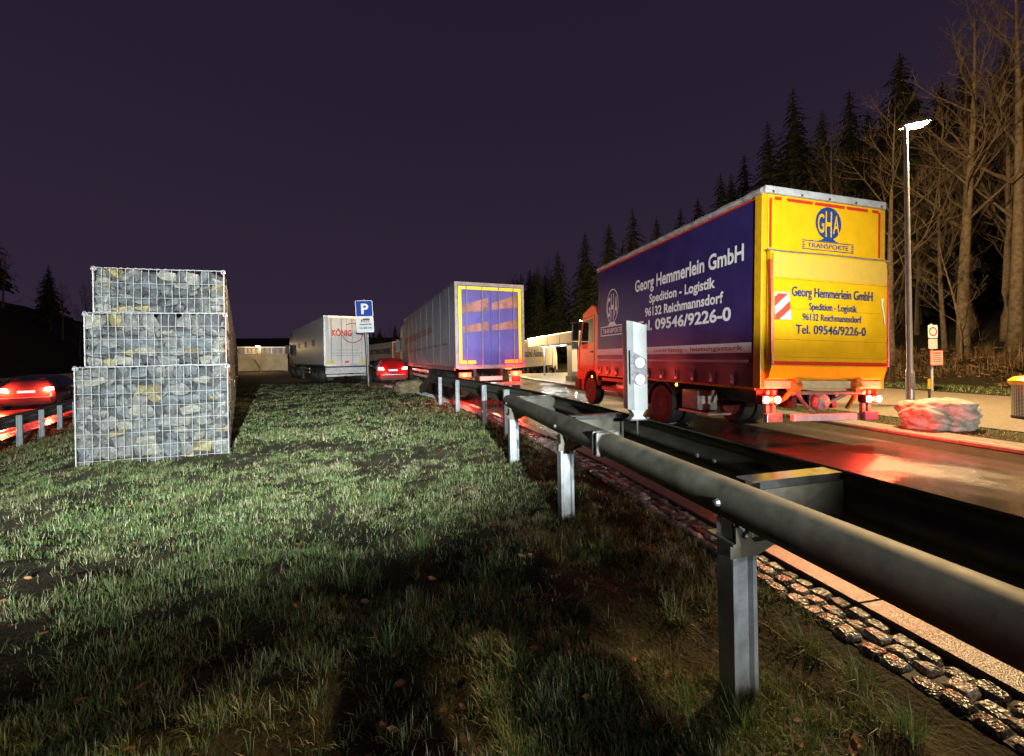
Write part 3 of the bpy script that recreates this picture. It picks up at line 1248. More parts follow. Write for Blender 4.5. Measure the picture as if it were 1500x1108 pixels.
TX, TY = 5.185, 5.10
tr = thing('truck', 'box truck with blue tarpaulin side and yellow tail lift, seen from behind', 'truck', (TX, TY, float(road_z(np.array([TX]), np.array([TY]))[0])))
tr.rotation_euler = (0, R(2.0), 0)
TL, TW, TH = 5.75, 2.50, 4.10
B0 = 1.00      # bottom of the load body
# load body core
b = MB()
b.box(0.02, TW - 0.02, 0.05, TL, B0 + 0.02, TH - 0.06)
b.build('load_body', yellow_p, tr)
# tarpaulin side with slight waves, with a lower hem
for side in (0, 1):
    b = MB()
    ny_, nz_ = 60, 22
    for j in range(nz_ + 1):
        z = B0 - 0.03 + (TH - 0.13 - B0 + 0.03) * j / nz_
        for i in range(ny_ + 1):
            y = 0.13 + (TL - 0.15) * i / ny_
            bulge = 0.010 * math.sin(y * 4.4) * (1 - j / nz_) ** 2 + 0.012 * fbm(np.array([y * 1.3]), np.array([z * 1.6]), 3)[0]
            b.v.append(((0.004 - bulge) if side == 0 else TW - 0.004 + bulge, y, z))
    for j in range(nz_):
        for i in range(ny_):
            a = j * (ny_ + 1) + i
            b.f.append((a, a + 1, a + ny_ + 2, a + ny_ + 1))
    b.build('tarpaulin', tarp_blue, tr, smooth=True, fixn=False)
# roof edge profile, uneven tarp rim
b = MB()
pts_prev = None
for side in (0, 1):
    x = -0.012 if side == 0 else TW + 0.012
    pr = []
    for i in range(30):
        y = 0.0 + TL * i / 29
        pr.append((x, y, TH - 0.055 + 0.014 * math.sin(i * 2.1) * random.random()))
    b.tube(pr, 0.052, 8)
b.build('roof_rail', mat('roof_rail_grey', (0.30, 0.27, 0.26), 0.5, var=0.3, scale=7), tr, smooth=True)
b = MB()
b.add([(0, 0, TH - .03), (TW, 0, TH - .03), (TW, TL, TH - .03), (0, TL, TH - .03), (TW / 2, 0, TH + .03), (TW / 2, TL, TH + .03)], [(0, 4, 5, 3), (4, 1, 2, 5)])
b.build('roof_sheet', grey_tarp, tr)
b = MB()
b.box(-0.03, -0.018, 0.12, TL, TH - 0.155, TH - 0.125)
b.build('red_piping', print_red, tr)
# bottom rail and straps
b = MB()
b.box(-0.022, 0.0, 0.1, TL, B0 - 0.075, B0 - 0.035)
b.build('side_rail', mat('rail_yellow', (0.62, 0.30, 0.01), 0.4, var=0.1), tr)
strap_m = mat('strap_webbing', (0.07, 0.06, 0.09), 0.7, var=0.2)
for k in range(11):
    y = 0.55 + k * 0.5
    b = MB()
    b.box(-0.034, -0.028, y - 0.022, y + 0.022, B0 - 0.06, B0 + 0.20)
    st = b.build('strap', strap_m, tr)
    b = MB()
    b.tube([(-0.036, y - 0.02, B0 + 0.05), (-0.052, y - 0.012, B0 + 0.11), (-0.04, y + 0.01, B0 + 0.15), (-0.036, y + 0.028, B0 + 0.17)], [0.012, 0.016, 0.010, 0.006], 6)
    b.box(-0.04, -0.035, y - 0.03, y + 0.03, B0 + 0.0, B0 + 0.05)
    b.build('buckle', alu, st)
# side print
LU, LV, LN = (0, -1, 0), (0, 0, 1), (-1, 0, 0)
SX = -0.018
dz = 0.07


def side_text(s, l_rear, l_front, base, cap, m=print_white, bold=0.028):
    lettering(s, m, tr, (SX, l_front, base + dz), LU, LV, l_front - l_rear, cap, LN, 0.006, bold)


side_text('Georg Hemmerlein GmbH', 0.34, 3.67, 2.97, 0.285)
side_text('Spedition - Logistik', 0.98, 3.05, 2.63, 0.20)
side_text('96132 Reichmannsdorf', 0.78, 3.22, 2.33, 0.20)
side_text('Tel. 09546/9226-0', 0.60, 3.52, 2.005, 0.235)
flat([(0, 0), (TL - 0.2, 0), (TL - 0.2, 0.165), (0, 0.165)], print_white, tr, 'white_band', LU, LV, (SX, TL - 0.03, 1.445 + dz), LN, 0.003)
side_text('kompetent - zuverlässig - leistungsstark', 0.34, 4.10, 1.49, 0.085, print_red, 0.014)
b = MB()
for k in range(104):
    y = 0.22 + k * 0.0525
    b.add([(SX - .008, y, 1.285 + dz), (SX - .008, y + 0.042, 1.285 + dz), (SX - .008, y + 0.042, 1.33 + dz), (SX - .008, y, 1.33 + dz)], [(0, 1, 2, 3)])
b.build('reflective_tape', mat('white_reflective_tape', (0.8, 0.8, 0.82), 0.3, var=0.1, scale=80), tr)
emblem(tr, (SX, 4.82, 1.98 + dz), LU, LV, LN, 1.35, 1.27, print_white, tarp_blue, False)
# rear frame and doors
yellow_frame = mat('yellow_frame', (0.62, 0.33, 0.004), 0.4, var=0.12, scale=6)
b = MB()
b.box(-0.03, 0.085, -0.01, 0.13, B0 - 0.05, TH - 0.1)
b.build('rear_pillar', yellow_frame, tr, bevel=0.012)
b = MB()
b.box(TW - 0.085, TW + 0.03, -0.01, 0.13, B0 - 0.05, TH - 0.1)
b.build('rear_pillar', yellow_frame, tr, bevel=0.012)
b = MB()
b.box(0.088, TW - 0.088, -0.015, 0.05, 3.10, TH - 0.10)
b.build('upper_panel', yellow_p, tr, bevel=0.01)
b = MB()
b.box(0.0, TW, -0.05, 0.06, TH - 0.098, TH + 0.02)
cap_ = b.build('roof_cap', grey_tarp, tr, bevel=0.02)
for k in range(5):
    b = MB()
    x = 0.12 + k * 0.56
    b.box(x, x + 0.035, -0.056, -0.046, TH - 0.09, TH - 0.055)
    b.build('cap_fastener', steel_dark, cap_)
# tail lift: vertical platform with chamfered lower lip
b = MB()
prof = [(-0.055, 3.09), (-0.10, 3.09), (-0.125, 2.6), (-0.135, 1.30), (-0.085, 1.12), (-0.03, 1.10), (-0.03, 3.09)]
b.prism(prof, 'x', 0.05, TW - 0.09)
lift = b.build('tail_lift', yellow_p, tr, bevel=0.008)
b = MB()
b.box(0.07, TW - 0.11, -0.1285, -0.118, 2.68, 3.05)
o = b.build('scuffed_top_plate', yellow_worn, lift)
o['label'] = 'scuffed paler yellow strip at the top of the tail lift'
for z in (2.66, 2.20, 1.72, 1.45):
    b = MB()
    b.box(0.06, TW - 0.10, -0.137 if z < 2 else -0.131, -0.12, z - 0.004, z + 0.004)
    b.build('panel_seam', mat('seam_yellow', (0.42, 0.24, 0.01), 0.5, var=0.2), lift)
b = MB()
b.tube([(0.0, -0.08, 3.10), (0.3, -0.11, 3.085), (1.2, -0.10, 3.10), (2.1, -0.11, 3.09), (TW, -0.08, 3.10)], 0.016, 6)
b.build('top_edge_profile', alu, lift)
# red outline tapes
RU, RV, RN = (1, 0, 0), (0, 0, 1), (0, -1, 0)
zt = TH - 0.185
for (a, c) in ((0.20, 0.33), (0.44, 0.95), (1.0, 1.62), (1.66, 2.12), (2.22, 2.36)):
    flat([(a, zt), (c, zt), (c, zt + 0.05), (a, zt + 0.05)], red_refl, tr, 'red_outline_tape', RU, RV, (0, -0.0165, 0), RN, 0.003)
for x in (0.10, TW - 0.14):
    flat([(x, 3.16), (x + 0.045, 3.16), (x + 0.045, zt + 0.02), (x, zt + 0.02)], red_refl, tr, 'red_outline_tape', RU, RV, (0, -0.0165, 0), RN, 0.003)
flat([(0.07, 1.325), (TW - 0.11, 1.325), (TW - 0.11, 1.385), (0.07, 1.385)], red_refl, tr, 'red_outline_tape', RU, RV, (0, -0.136, 0), RN, 0.003)
for x in (0.045, TW - 0.085):
    b = MB()
    b.tube([(x, -0.10, 2.95), (x, -0.128, 2.3), (x, -0.14, 1.5), (x + (0.02 if x < 1 else -0.0), -0.14, 1.32)], 0.022, 6)
    b.build('red_edge_guard', red_refl, tr)
# rear print


def rear_text(s, w0, w1, base, cap, y=-0.137, bold=0.012):
    lettering(s, print_blue, tr, (w0, y, base + dz), RU, RV, w1 - w0, cap, RN, 0.004, bold)


rear_text('Georg Hemmerlein GmbH', 0.42, 2.07, 2.33, 0.155)
rear_text('Spedition - Logistik', 0.76, 1.73, 2.13, 0.115)
rear_text('96132 Reichmannsdorf', 0.63, 1.83, 1.96, 0.115)
rear_text('Tel. 09546/9226-0', 0.50, 1.93, 1.75, 0.145)
emblem(tr, (1.28, -0.0165, 3.19), RU, RV, RN, 1.06, 0.72, print_blue, yellow_p, True)
# striped warning flags
for x0, rz in ((0.09, -0.25), (TW - 0.18, 0.9)):
    fl = bpy.data.objects.new('warning_flag', None)
    COL.objects.link(fl)
    fl.parent = tr
    fl.location = (x0, -0.15, 2.02)
    fl.rotation_euler = (R(-6), 0, rz)
    b = MB()
    b.box(0, 0.235, -0.012, 0, 0.0, 0.40)
    b.build('flag_plate', print_white, fl)
    for pts in ([(0, 0.0), (0.06, 0.0), (0.235, 0.16), (0.235, 0.29), (0, 0.075)], [(0, 0.20), (0.215, 0.40), (0.06, 0.40), (0, 0.345)]):
        flat(pts, red_refl, fl, 'red_stripe', (1, 0, 0), (0, 0, 1), (0, -0.012, 0), (0, -1, 0), 0.003)
    b = MB()
    b.box(0.0, 0.22, -0.02, 0.01, 0.40, 0.43)
    b.build('flag_hinge', alu, fl)
# under the body: frame, lift gear, bumpers
b = MB()
b.box(0.04, TW - 0.04, -0.02, 0.12, 0.955, 1.08)
b.build('rear_cross_member', mat('cream_frame', (0.60, 0.50, 0.30), 0.45, var=0.15), tr, bevel=0.01)
b = MB()
for x in (0.72, 1.55):
    b.box(x, x + 0.09, 0.1, 6.9, 0.62, 0.88)
b.build('chassis_frame', chassis_m, tr)
b = MB()
b.tube([(0.55, -0.06, 0.89), (1.95, -0.06, 0.89)], 0.032, 10)
b.build('lift_torsion_bar', alu, tr, smooth=True)
for x, sgn in ((0.62, 1), (1.85, -1)):
    b = MB()
    b.prism([(-0.10, 1.13), (0.03, 1.16), (0.10, 0.98), (0.02, 0.84), (-0.09, 0.90)], 'x', x - 0.05, x + 0.05)
    b.tube([(x, -0.05, 1.0), (x - sgn * 0.10, 0.05, 0.8), (x - sgn * 0.22, 0.25, 0.6)], [0.04, 0.035, 0.03], 8)
    b.lathe([(0.07, -0.07), (0.08, 0.0), (0.07, 0.07)], 14, 'x', (x, -0.04, 1.0))
    b.build('lift_arm', mat('lift_arm_orange', (0.5, 0.22, 0.03), 0.45, var=0.3, scale=12), tr, smooth=True)
    b = MB()
    b.tube([(x + sgn * 0.12, 0.02, 0.86), (x + sgn * 0.30, 0.10, 0.74), (x + sgn * 0.52, 0.16, 0.60)], [0.035, 0.03, 0.03], 8)
    b.build('hydraulic_ram', alu, tr, smooth=True)
b = MB()
b.lathe([(0.001, 0.0), (0.13, 0.02), (0.15, 0.06), (0.15, 0.10), (0.12, 0.13)], 12, 'y', (1.24, -0.02, 0.73))
b.box(1.08, 1.40, 0.11, 0.14, 0.58, 0.86)
b.build('coupling_cover', mat('coupling_steel', (0.35, 0.34, 0.32), 0.4, 0.5, var=0.4, scale=14, bump=0.4, bscale=30), tr)
b = MB()
b.box(0.62, 1.92, -0.03, 0.05, 0.43, 0.545)
b.build('underrun_bar', mat('underrun_white', (0.62, 0.64, 0.66), 0.4, 0.2, var=0.12, scale=9), tr, bevel=0.01)
for x in (0.09, 2.08):
    b = MB()
    b.box(x, x + 0.30, -0.035, 0.04, 0.42, 0.565)
    bu = b.build('underrun_end', alu if x < 1 else mat('rubber_buffer', (0.10, 0.10, 0.15), 0.6, var=0.2), tr, bevel=0.012)
    b = MB()
    b.box(x + 0.06, x + 0.12, 0.045, 0.10, 0.43, 0.92)
    b.box(x + 0.18, x + 0.24, 0.045, 0.10, 0.43, 0.92)
    b.build('bracket', alu, bu)
for x in (0.02, 2.13):
    b = MB()
    b.box(x, x + 0.36, -0.005, 0.10, 0.705, 0.845)
    h = b.build('tail_light', mat('tail_housing', (0.03, 0.01, 0.01), 0.4), tr, bevel=0.015)
    for k, (xx, mm) in enumerate(((x + 0.07, tail_hot), (x + 0.18, tail_e), (x + 0.29, tail_hot))):
        b = MB()
        b.lathe([(0.056, 0.0), (0.054, -0.012), (0.03, -0.02), (0.002, -0.022)], 18, 'y', (xx, -0.006, 0.775))
        b.build('lamp_lens', mm, h, smooth=True)
    lamp('tail_lamp_light', 'POINT', (x + 0.18, -0.12, 0.79), P_TAIL * (1.0 if x < 1 else 1.7), RED, tr, 0.05)
    b = MB()
    b.box(x - 0.0, x + 0.40, 0.105, 0.12, 0.72, 0.93)
    b.build('light_bracket', mat('red_bracket', (0.35, 0.03, 0.02), 0.4, var=0.2), h)
# wheels and what hangs between them
for x, s in ((0.03, -1), (TW - 0.31, 1)):
    wheel(tr, x + 0.14, 2.62, 0.43, 0.28, s)
    wheel(tr, x + 0.16, 6.30, 0.43, 0.26, s)
wheel(tr, 0.52, 2.62, 0.43, 0.26, -1)
wheel(tr, TW - 0.52, 2.62, 0.43, 0.26, 1)
b = MB()
arc_strip(b, 2.62, 0.43, 0.49, 0.505, R(-5), R(150), 0.02, 0.62)
b.build('mudguard', chassis_m, tr)
b = MB()
b.lathe([(0.06, -0.9), (0.06, 0.9)], 10, 'x', (TW / 2, 2.62, 0.43))
b.build('axle', chassis_m, tr)
b = MB()
b.box(0.10, 0.55, 1.55, 2.02, 0.42, 0.80)
b.build('battery_box', mat('battery_box_grey', (0.45, 0.43, 0.38), 0.5, var=0.2), tr, bevel=0.02)
b = MB()
b.box(0.08, 0.60, 1.25, 2.08, 0.36, 0.40)
b.build('step_plate', alu, tr)
for z in (0.52, 0.78):
    b = MB()
    b.box(0.03, 0.06, 3.3, 5.5, z, z + 0.10)
    b.build('side_guard', mat('side_guard_red', (0.36, 0.03, 0.02), 0.45, var=0.2), tr, bevel=0.008)
b = MB()
b.lathe([(0.24, 0.0), (0.26, 0.03), (0.26, 1.1), (0.24, 1.13)], 18, 'y', (0.36, 3.7, 0.62))
b.build('fuel_tank', alu, tr, smooth=True)
for y in (2.02, 6.02):
    b = MB()
    b.lathe([(0.032, 0.0), (0.028, -0.015), (0.004, -0.022)], 12, 'x', (-0.024, y, 0.87 if y > 5 else 0.945 - .06))
    b.build('side_marker', amber_e, tr)
# cab
b = MB()
CP = [(5.86, 0.62), (5.86, 2.62), (6.02, 2.98), (6.35, 3.08), (7.02, 2.86), (7.30, 2.0), (7.42, 1.45), (7.42, 0.42), (6.85, 0.42), (6.82, 0.72), (6.62, 0.98), (6.30, 1.06), (5.98, 0.98), (5.90, 0.62)]
b.prism(CP, 'x', 0.08, TW - 0.08)
cab = b.build('cab', cab_red, tr, bevel=0.05, smooth=True)
b = MB()
b.add([(0.074, 6.22, 1.92), (0.074, 7.10, 1.86), (0.074, 6.93, 2.62), (0.074, 6.25, 2.66)], [(0, 1, 2, 3)])
b.build('side_window', glass_dk, cab)
b = MB()
for p, q in zip([(6.12, .62), (6.12, 2.75), (7.06, 2.7), (7.22, 1.9), (7.25, 1.1)], [(6.12, 2.75), (7.06, 2.7), (7.22, 1.9), (7.25, 1.1), (6.9, 1.0)]):
    b.tube([(0.077, p[0], p[1]), (0.077, q[0], q[1])], 0.010, 4)
b.build('door_seam', mat('seam_dark', (0.05, 0.01, 0.005), 0.7), cab)
b = MB()
b.box(0.05, 0.078, 6.2, 6.36, 1.60, 1.65)
b.build('door_handle', chassis_m, cab)
for xs in (-0.22, TW - 0.02):
    b = MB()
    b.box(xs, xs + 0.24, 7.16, 7.26, 2.0, 2.62)
    b.box(xs + 0.02, xs + 0.22, 7.16, 7.26, 1.74, 1.96)
    mi = b.build('mirror', chassis_m, cab, bevel=0.03)
    b = MB()
    b.add([(xs + .02, 7.155, 2.03), (xs + .22, 7.155, 2.03), (xs + .22, 7.155, 2.59), (xs + .02, 7.155, 2.59)], [(0, 1, 2, 3)])
    b.build('mirror_glass', mat('mirror_glass', (0.7, 0.72, 0.74), 0.05, 1.0, var=0.02), mi)
b = MB()
b.box(0.0, 0.26, 7.05, 7.4, 0.40, 0.75)
b.box(TW - .26, TW, 7.05, 7.4, 0.40, 0.75)
b.build('cab_step', chassis_m, cab, bevel=0.03)
b = MB()
b.add([(0.25, 7.335, 1.92), (TW - .25, 7.335, 1.92), (TW - .35, 7.06, 2.78), (.35, 7.06, 2.78)], [(0, 1, 2, 3)])
b.build('windscreen', glass_dk, cab)
b = MB()
for k in range(4):
    b.box(0.5 + k * 0.45, 0.62 + k * 0.45, 6.35, 6.47, 3.08, 3.16)
b.build('roof_marker', mat('roof_marker_amber', (0.6, 0.2, 0.02), 0.3), cab)


# ---- articulated trailers
def trailer(name, label, cat, loc, heading, box_m, rear_m, group=None, L=13.6, W=2.5, H=4.0, floor=1.15, tractor=None, lit=True, wheels_y=(1.9, 3.2, 4.5),
            contour=None, frame_m=None, light_power=0.0, pitch=0.0, reds=True):
    """local: origin rear-left at the ground, +y forward"""
    t = thing(name, label, cat, loc, 0, group)
    t.rotation_euler = (pitch, 0, heading)
    b = MB()
    b.box(0, W, 0.04, L, floor, H)
    body = b.build('load_body', box_m, t, bevel=0.02)
    fm = frame_m or alu
    b = MB()
    b.box(-0.01, 0.09, -0.03, 0.06, floor - 0.05, H + 0.01)
    b.box(W - 0.09, W + 0.01, -0.03, 0.06, floor - 0.05, H + 0.01)
    b.box(0.09, W - 0.09, -0.03, 0.06, H - 0.10, H + 0.01)
    b.box(0.09, W - 0.09, -0.03, 0.06, floor - 0.08, floor + 0.05)
    b.build('rear_frame', fm, t)
    for k in range(2):
        b = MB()
        x0 = 0.095 + k * (W / 2 - 0.09)
        b.box(x0, x0 + W / 2 - 0.10, -0.02, 0.035, floor + 0.055, H - 0.105)
        d = b.build('rear_door', rear_m, t)
        b = MB()
        for xx in (x0 + 0.3, x0 + 0.85):
            b.tube([(xx, -0.04, floor + 0.0), (xx, -0.04, H - 0.12)], 0.016, 6)
        b.build('lock_rod', fm, d)
    b = MB()
    b.box(0.0, 0.018, 0.1, L - 0.1, floor - 0.10, floor - 0.005)
    b.box(0.7, 0.8, 0.3, L - 0.4, floor - 0.35, floor - 0.02)
    b.box(W - 0.8, W - 0.7, 0.3, L - 0.4, floor - 0.35, floor - 0.02)
    b.build('chassis_frame', chassis_m, t)
    b = MB()
    b.box(-0.012, 0.03, 0.05, L, H - 0.05, H + 0.012)
    b.build('top_rail', fm, t)
    b = MB()
    b.box(0.1, W - 0.1, -0.02, 0.06, 0.45, 0.58)
    bu = b.build('bumper', alu, t, bevel=0.01)
    b = MB()
    b.box(0.85, W - 0.85, 0.0, 0.05, 0.66, 0.80)
    b.build('number_plate', plate_w, t)
    for x in (0.12, W - 0.52):
        b = MB()
        b.box(x, x + 0.40, -0.03, 0.05, 0.80, 0.95)
        h = b.build('tail_light', tail_e if lit else mat('tail_lens', (0.30, 0.02, 0.015), 0.3), t, bevel=0.01)
        if light_power > 0:
            lamp('tail_lamp_light', 'POINT', (x + 0.2, -0.14, 0.88), light_power, RED, t, 0.06)
        b = MB()
        b.box(x + 0.05, x + 0.35, 0.02, 0.06, 0.25, 0.78)
        b.build('mudflap', rubber, t)
    for y in wheels_y:
        for x, s in ((0.18, -1), (W - 0.18, 1)):
            wheel(t, x, y, 0.50, 0.34, s)
    b = MB()
    for z in (0.55, 0.80):
        b.box(0.02, 0.05, wheels_y[-1] + 0.8, L - 3.6, z, z + 0.11)
    b.build('side_guard', alu, t)
    b = MB()
    b.box(0.15, 0.5, 5.4, 6.9, 0.45, 0.95)
    b.build('pallet_box', chassis_m, t, bevel=0.02)
    b = MB()
    for x in (0.35, W - 0.47):
        b.box(x, x + 0.12, L - 2.9, L - 2.78, 0.05, floor - 0.05)
        b.box(x - 0.06, x + 0.18, L - 2.98, L - 2.70, 0.02, 0.07)
    b.build('landing_leg', chassis_m, t)
    if tractor:
        b = MB()
        y0 = L + 0.35
        b.prism([(y0, 0.9), (y0, 3.3), (y0 + 0.5, 3.75), (y0 + 1.5, 3.6), (y0 + 2.15, 2.3), (y0 + 2.25, 0.4), (y0 + 1.7, 0.4), (y0 + 1.5, 1.0), (y0 + 0.7, 1.0), (y0 + 0.4, 0.7)], 'x', 0.03, W - 0.03)
        c = b.build('cab', tractor, t, bevel=0.06, smooth=True)
        b = MB()
        b.add([(0.025, y0 + 0.9, 2.0), (0.025, y0 + 1.95, 1.95), (0.025, y0 + 1.7, 2.85), (0.025, y0 + 0.95, 2.9)], [(0, 1, 2, 3)])
        b.build('side_window', glass_dk, c)
        b = MB()
        b.box(-0.24, 0.0, y0 + 1.95, y0 + 2.05, 2.0, 2.8)
        b.build('mirror', chassis_m, c)
        for y in (L - 1.6, y0 + 1.1):
            for x, s in ((0.2, -1), (W - 0.2, 1)):
                wheel(t, x, y, 0.5, 0.32, s)
        b = MB()
        b.box(0.2, 0.75, L - 0.7, y0 + 0.3, 0.5, 1.0)
        b.box(0.6, W - 0.6, L - 2.2, y0 + 1.0, 0.75, 0.98)
        b.build('tractor_frame', chassis_m, t)
    if contour:
        for poly in ([(0.11, floor + 0.1), (0.22, floor + 0.1), (0.22, H - 0.24), (0.11, H - 0.24)],
                     [(W - 0.22, floor + 0.1), (W - 0.11, floor + 0.1), (W - 0.11, H - 0.24), (W - 0.22, H - 0.24)],
                     [(0.11, H - 0.24), (W - 0.11, H - 0.24), (W - 0.11, H - 0.13), (0.11, H - 0.13)]):
            flat(poly, contour, t, 'contour_tape', (1, 0, 0), (0, 0, 1), (0, -0.034, 0), (0, -1, 0), 0.004)
    return t


def place(cx, cd):
    return c2r(cx, cd)


# the articulated lorry driving off in the middle
gx0, gy0 = place(-1.88, 13.3)
gh = R(8.5)
curtain = mat('lilac_grey_curtain', (0.30, 0.27, 0.30), 0.45, var=0.16, scale=1.2, bump=0.2, bscale=2.5)
blue_door = mat('blue_violet_door', (0.075, 0.065, 0.33), 0.4, var=0.12, scale=2)
lorry = trailer('articulated_lorry', 'articulated lorry with blue rear doors outlined in yellow tape', 'truck', (gx0, gy0, -0.02), gh, curtain, blue_door,
                tractor=mat('lorry_cab_grey', (0.3, 0.3, 0.33), 0.35, var=0.1), contour=yellow_refl, frame_m=mat('grey_frame', (0.26, 0.24, 0.25), 0.4, 0.3, var=0.2), light_power=P_TAIL * 1.7)
orange_print_trail = mat('orange_print_and_light_trail', (0.30, 0.13, 0.13), 0.5, var=0.5, scale=1.6)
# orange print on the curtain
for (z0, z1, y0, y1) in ((2.35, 2.75, 4.0, 13.3), (1.75, 1.95, 1.0, 13.3)):
    flat([(-y1, z0), (-y0, z0 + 0.18), (-y0, z1 + 0.05), (-y1, z1)], orange_print_trail, lorry, 'orange_stripe', (0, -1, 0), (0, 0, 1), (-0.002, 0, 0), (-1, 0, 0), 0.004)
for (z0, z1, sk) in ((2.95, 3.38, 0.26), (2.30, 2.62, 0.16)):  # orange door stripes are painted reflections of light trails
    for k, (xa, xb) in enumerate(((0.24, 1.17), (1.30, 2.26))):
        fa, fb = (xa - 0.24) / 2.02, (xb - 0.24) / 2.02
        flat([(xa, z0 + sk * fa), (xb, z0 + sk * fb), (xb, z1 + sk * fb * 1.1), (xa, z1 + sk * fa * 0.7 - (z1 - z0) * .35)], orange_print_trail, lorry, 'orange_stripe', (1, 0, 0), (0, 0, 1), (0, -0.021, 0), (0, -1, 0), 0.003)
for k in range(9):
    b = MB()
    y = 0.8 + k * 1.5
    b.box(-0.012, -0.004, y, y + 0.05, 1.15, 3.95)
    b.build('curtain_strap', mat('strap_grey', (0.2, 0.19, 0.21), 0.6), lorry)
b = MB()
b.box(-0.02, 0.0, 0.1, 13.5, 1.02, 1.14)
b.build('curtain_hem', orange_print_trail, lorry)
# yellow marks low on the doors
for x in (0.2, 1.75):
    flat([(x, 1.24), (x + 0.5, 1.24), (x + 0.5, 1.36), (x, 1.36)], yellow_refl, lorry, 'rear_marking', (1, 0, 0), (0, 0, 1), (0, -0.021, 0), (0, -1, 0), 0.005)

# white trailer with red lettering
kx, ky = place(-10.8, 22.9)
white_box = mat('white_panel', (0.62, 0.60, 0.56), 0.42, var=0.08, scale=2.0)
king = trailer('articulated_lorry', 'white box trailer with red lettering in a circle, behind blue parking sign', 'truck', (kx, ky, 0.0), R(21.9), white_box, white_box,
               tractor=mat('maroon_cab', (0.12, 0.02, 0.025), 0.4, var=0.2), lit=False)
Q1, Q2, Q3 = (1, 0, 0), (0, 0, 1), (0, -1, 0)
lettering('KÖNIG', print_red, king, (0.42, -0.022, 2.84), Q1, Q2, 1.10, 0.36, Q3, 0.03, 0.04)
b = MB()
P = ellipse_pts(1.58, 3.02, 0.62, 0.60, 48)
Qp = ellipse_pts(1.58, 3.02, 0.57, 0.55, 48)
n = len(P)
b.add([(p[0], -0.03, p[1]) for p in P] + [(p[0], -0.03, p[1]) for p in Qp],
      [(i, (i + 1) % n, n + (i + 1) % n, n + i) for i in range(n) if not (17 <= i <= 25)])
b.build('logo_circle', print_red, king, fixn=False)
grey_print = mat('printed_grey', (0.30, 0.27, 0.25), 0.5)
for z, x0, x1 in ((1.98, 0.6, 1.9), (1.80, 0.4, 2.1), (1.66, 0.5, 2.0)):
    b = MB()
    x = x0
    rr = random.Random(int(z * 100))
    while x < x1:
        w = rr.uniform(0.02, 0.06)
        b.add([(x, -0.026, z), (x + w, -0.026, z), (x + w, -0.026, z + 0.05), (x, -0.026, z + 0.05)], [(0, 1, 2, 3)])
        x += w + rr.uniform(0.012, 0.05)
    b.build('small_print', grey_print, king, fixn=False)
for x in (0.10, 1.95):
    flat([(x, 1.22), (x + 0.45, 1.22), (x + 0.45, 1.38), (x, 1.38)], yellow_refl, king, 'yellow_marking', Q1, Q2, (0, -0.021, 0), Q3, 0.004)
flat([(1.12, 1.25), (1.35, 1.25), (1.35, 1.37), (1.12, 1.37)], red_refl, king, 'red_marking', Q1, Q2, (0, -0.021, 0), Q3, 0.022)
for k in range(3):
    b = MB()
    b.box(-0.012, -0.004, 3.2 + k * 3.1, 3.9 + k * 3.1, 2.35, 2.75)
    b.build('side_marking', mat('dull_maroon', (0.14, 0.05, 0.05), 0.5), king)
# tail board and white bumper of this trailer
b = MB()
b.box(0.05, 2.45, -0.06, 0.02, 0.62, 1.06)
b.build('tail_board', mat('bumper_white', (0.6, 0.6, 0.6), 0.4, var=0.15), king, bevel=0.015)
b = MB()
b.box(0.0, 2.5, -0.075, -0.03, 0.98, 1.05)
b.build('tail_board_edge', chassis_m, king)
# more distant trailers
jx, jy = place(-18.0, 60.0)
jd = trailer('articulated_lorry', 'distant white trailer with dark lettering seen just above the red car', 'truck', (jx, jy, 0.0), R(20.3), white_box, mat('maroon_door', (0.16, 0.05, 0.06), 0.4, var=0.2), lit=False,
             tractor=mat('white_cab', (0.5, 0.5, 0.48), 0.4))
lettering('DETTENDORFER', mat('printed_black', (0.02, 0.02, 0.025), 0.5), jd, (-0.003, 12.8, 2.25), (0, -1, 0), (0, 0, 1), 12.0, 0.80, (-1, 0, 0), 0.012, 0.03)
lettering('JD', print_white, jd, (0.55, -0.022, 2.65), Q1, Q2, 0.95, 0.60, Q3, 0.03, 0.03)
for k in range(2):
    flat([(1.30 + k * .3, 1.3), (1.42 + k * .3, 1.3), (2.12 + k * .26, 3.8), (2.0 + k * .26, 3.8)], print_white, jd, 'white_stripe', Q1, Q2, (0, -0.021, 0), Q3, 0.028)
ix, iy = place(-2.32, 38.93)
isa = trailer('articulated_lorry', 'cream white trailer with black lettering parked beside the flat roofed building', 'truck', (ix, iy, -0.86), R(-22 - 13.69 + 0.0), white_box, white_box, lit=False,
              tractor=mat('white_cab', (0.5, 0.5, 0.48), 0.4), pitch=R(0))
# the lettered side is the right-hand one
lettering('Isabel Alonso', mat('printed_black', (0.02, 0.02, 0.025), 0.5), isa, (2.503, 3.2, 2.25), (0, 1, 0), (0, 0, 1), 6.6, 0.85, (1, 0, 0), 0.012, 0.02)
flat([(0, 0), (1.3, -0.1), (1.5, 0.25), (0.2, 0.4)], yellow_refl, isa, 'yellow_mark', (0, 1, 0), (0, 0, 1), (2.503, 3.4, 3.3), (1, 0, 0), 0.01)
flat([(0, 0), (1.2, -0.1), (1.3, 0.3), (0.1, 0.4)], yellow_refl, isa, 'yellow_mark', (0, 1, 0), (0, 0, 1), (2.503, 8.6, 1.75), (1, 0, 0), 0.01)


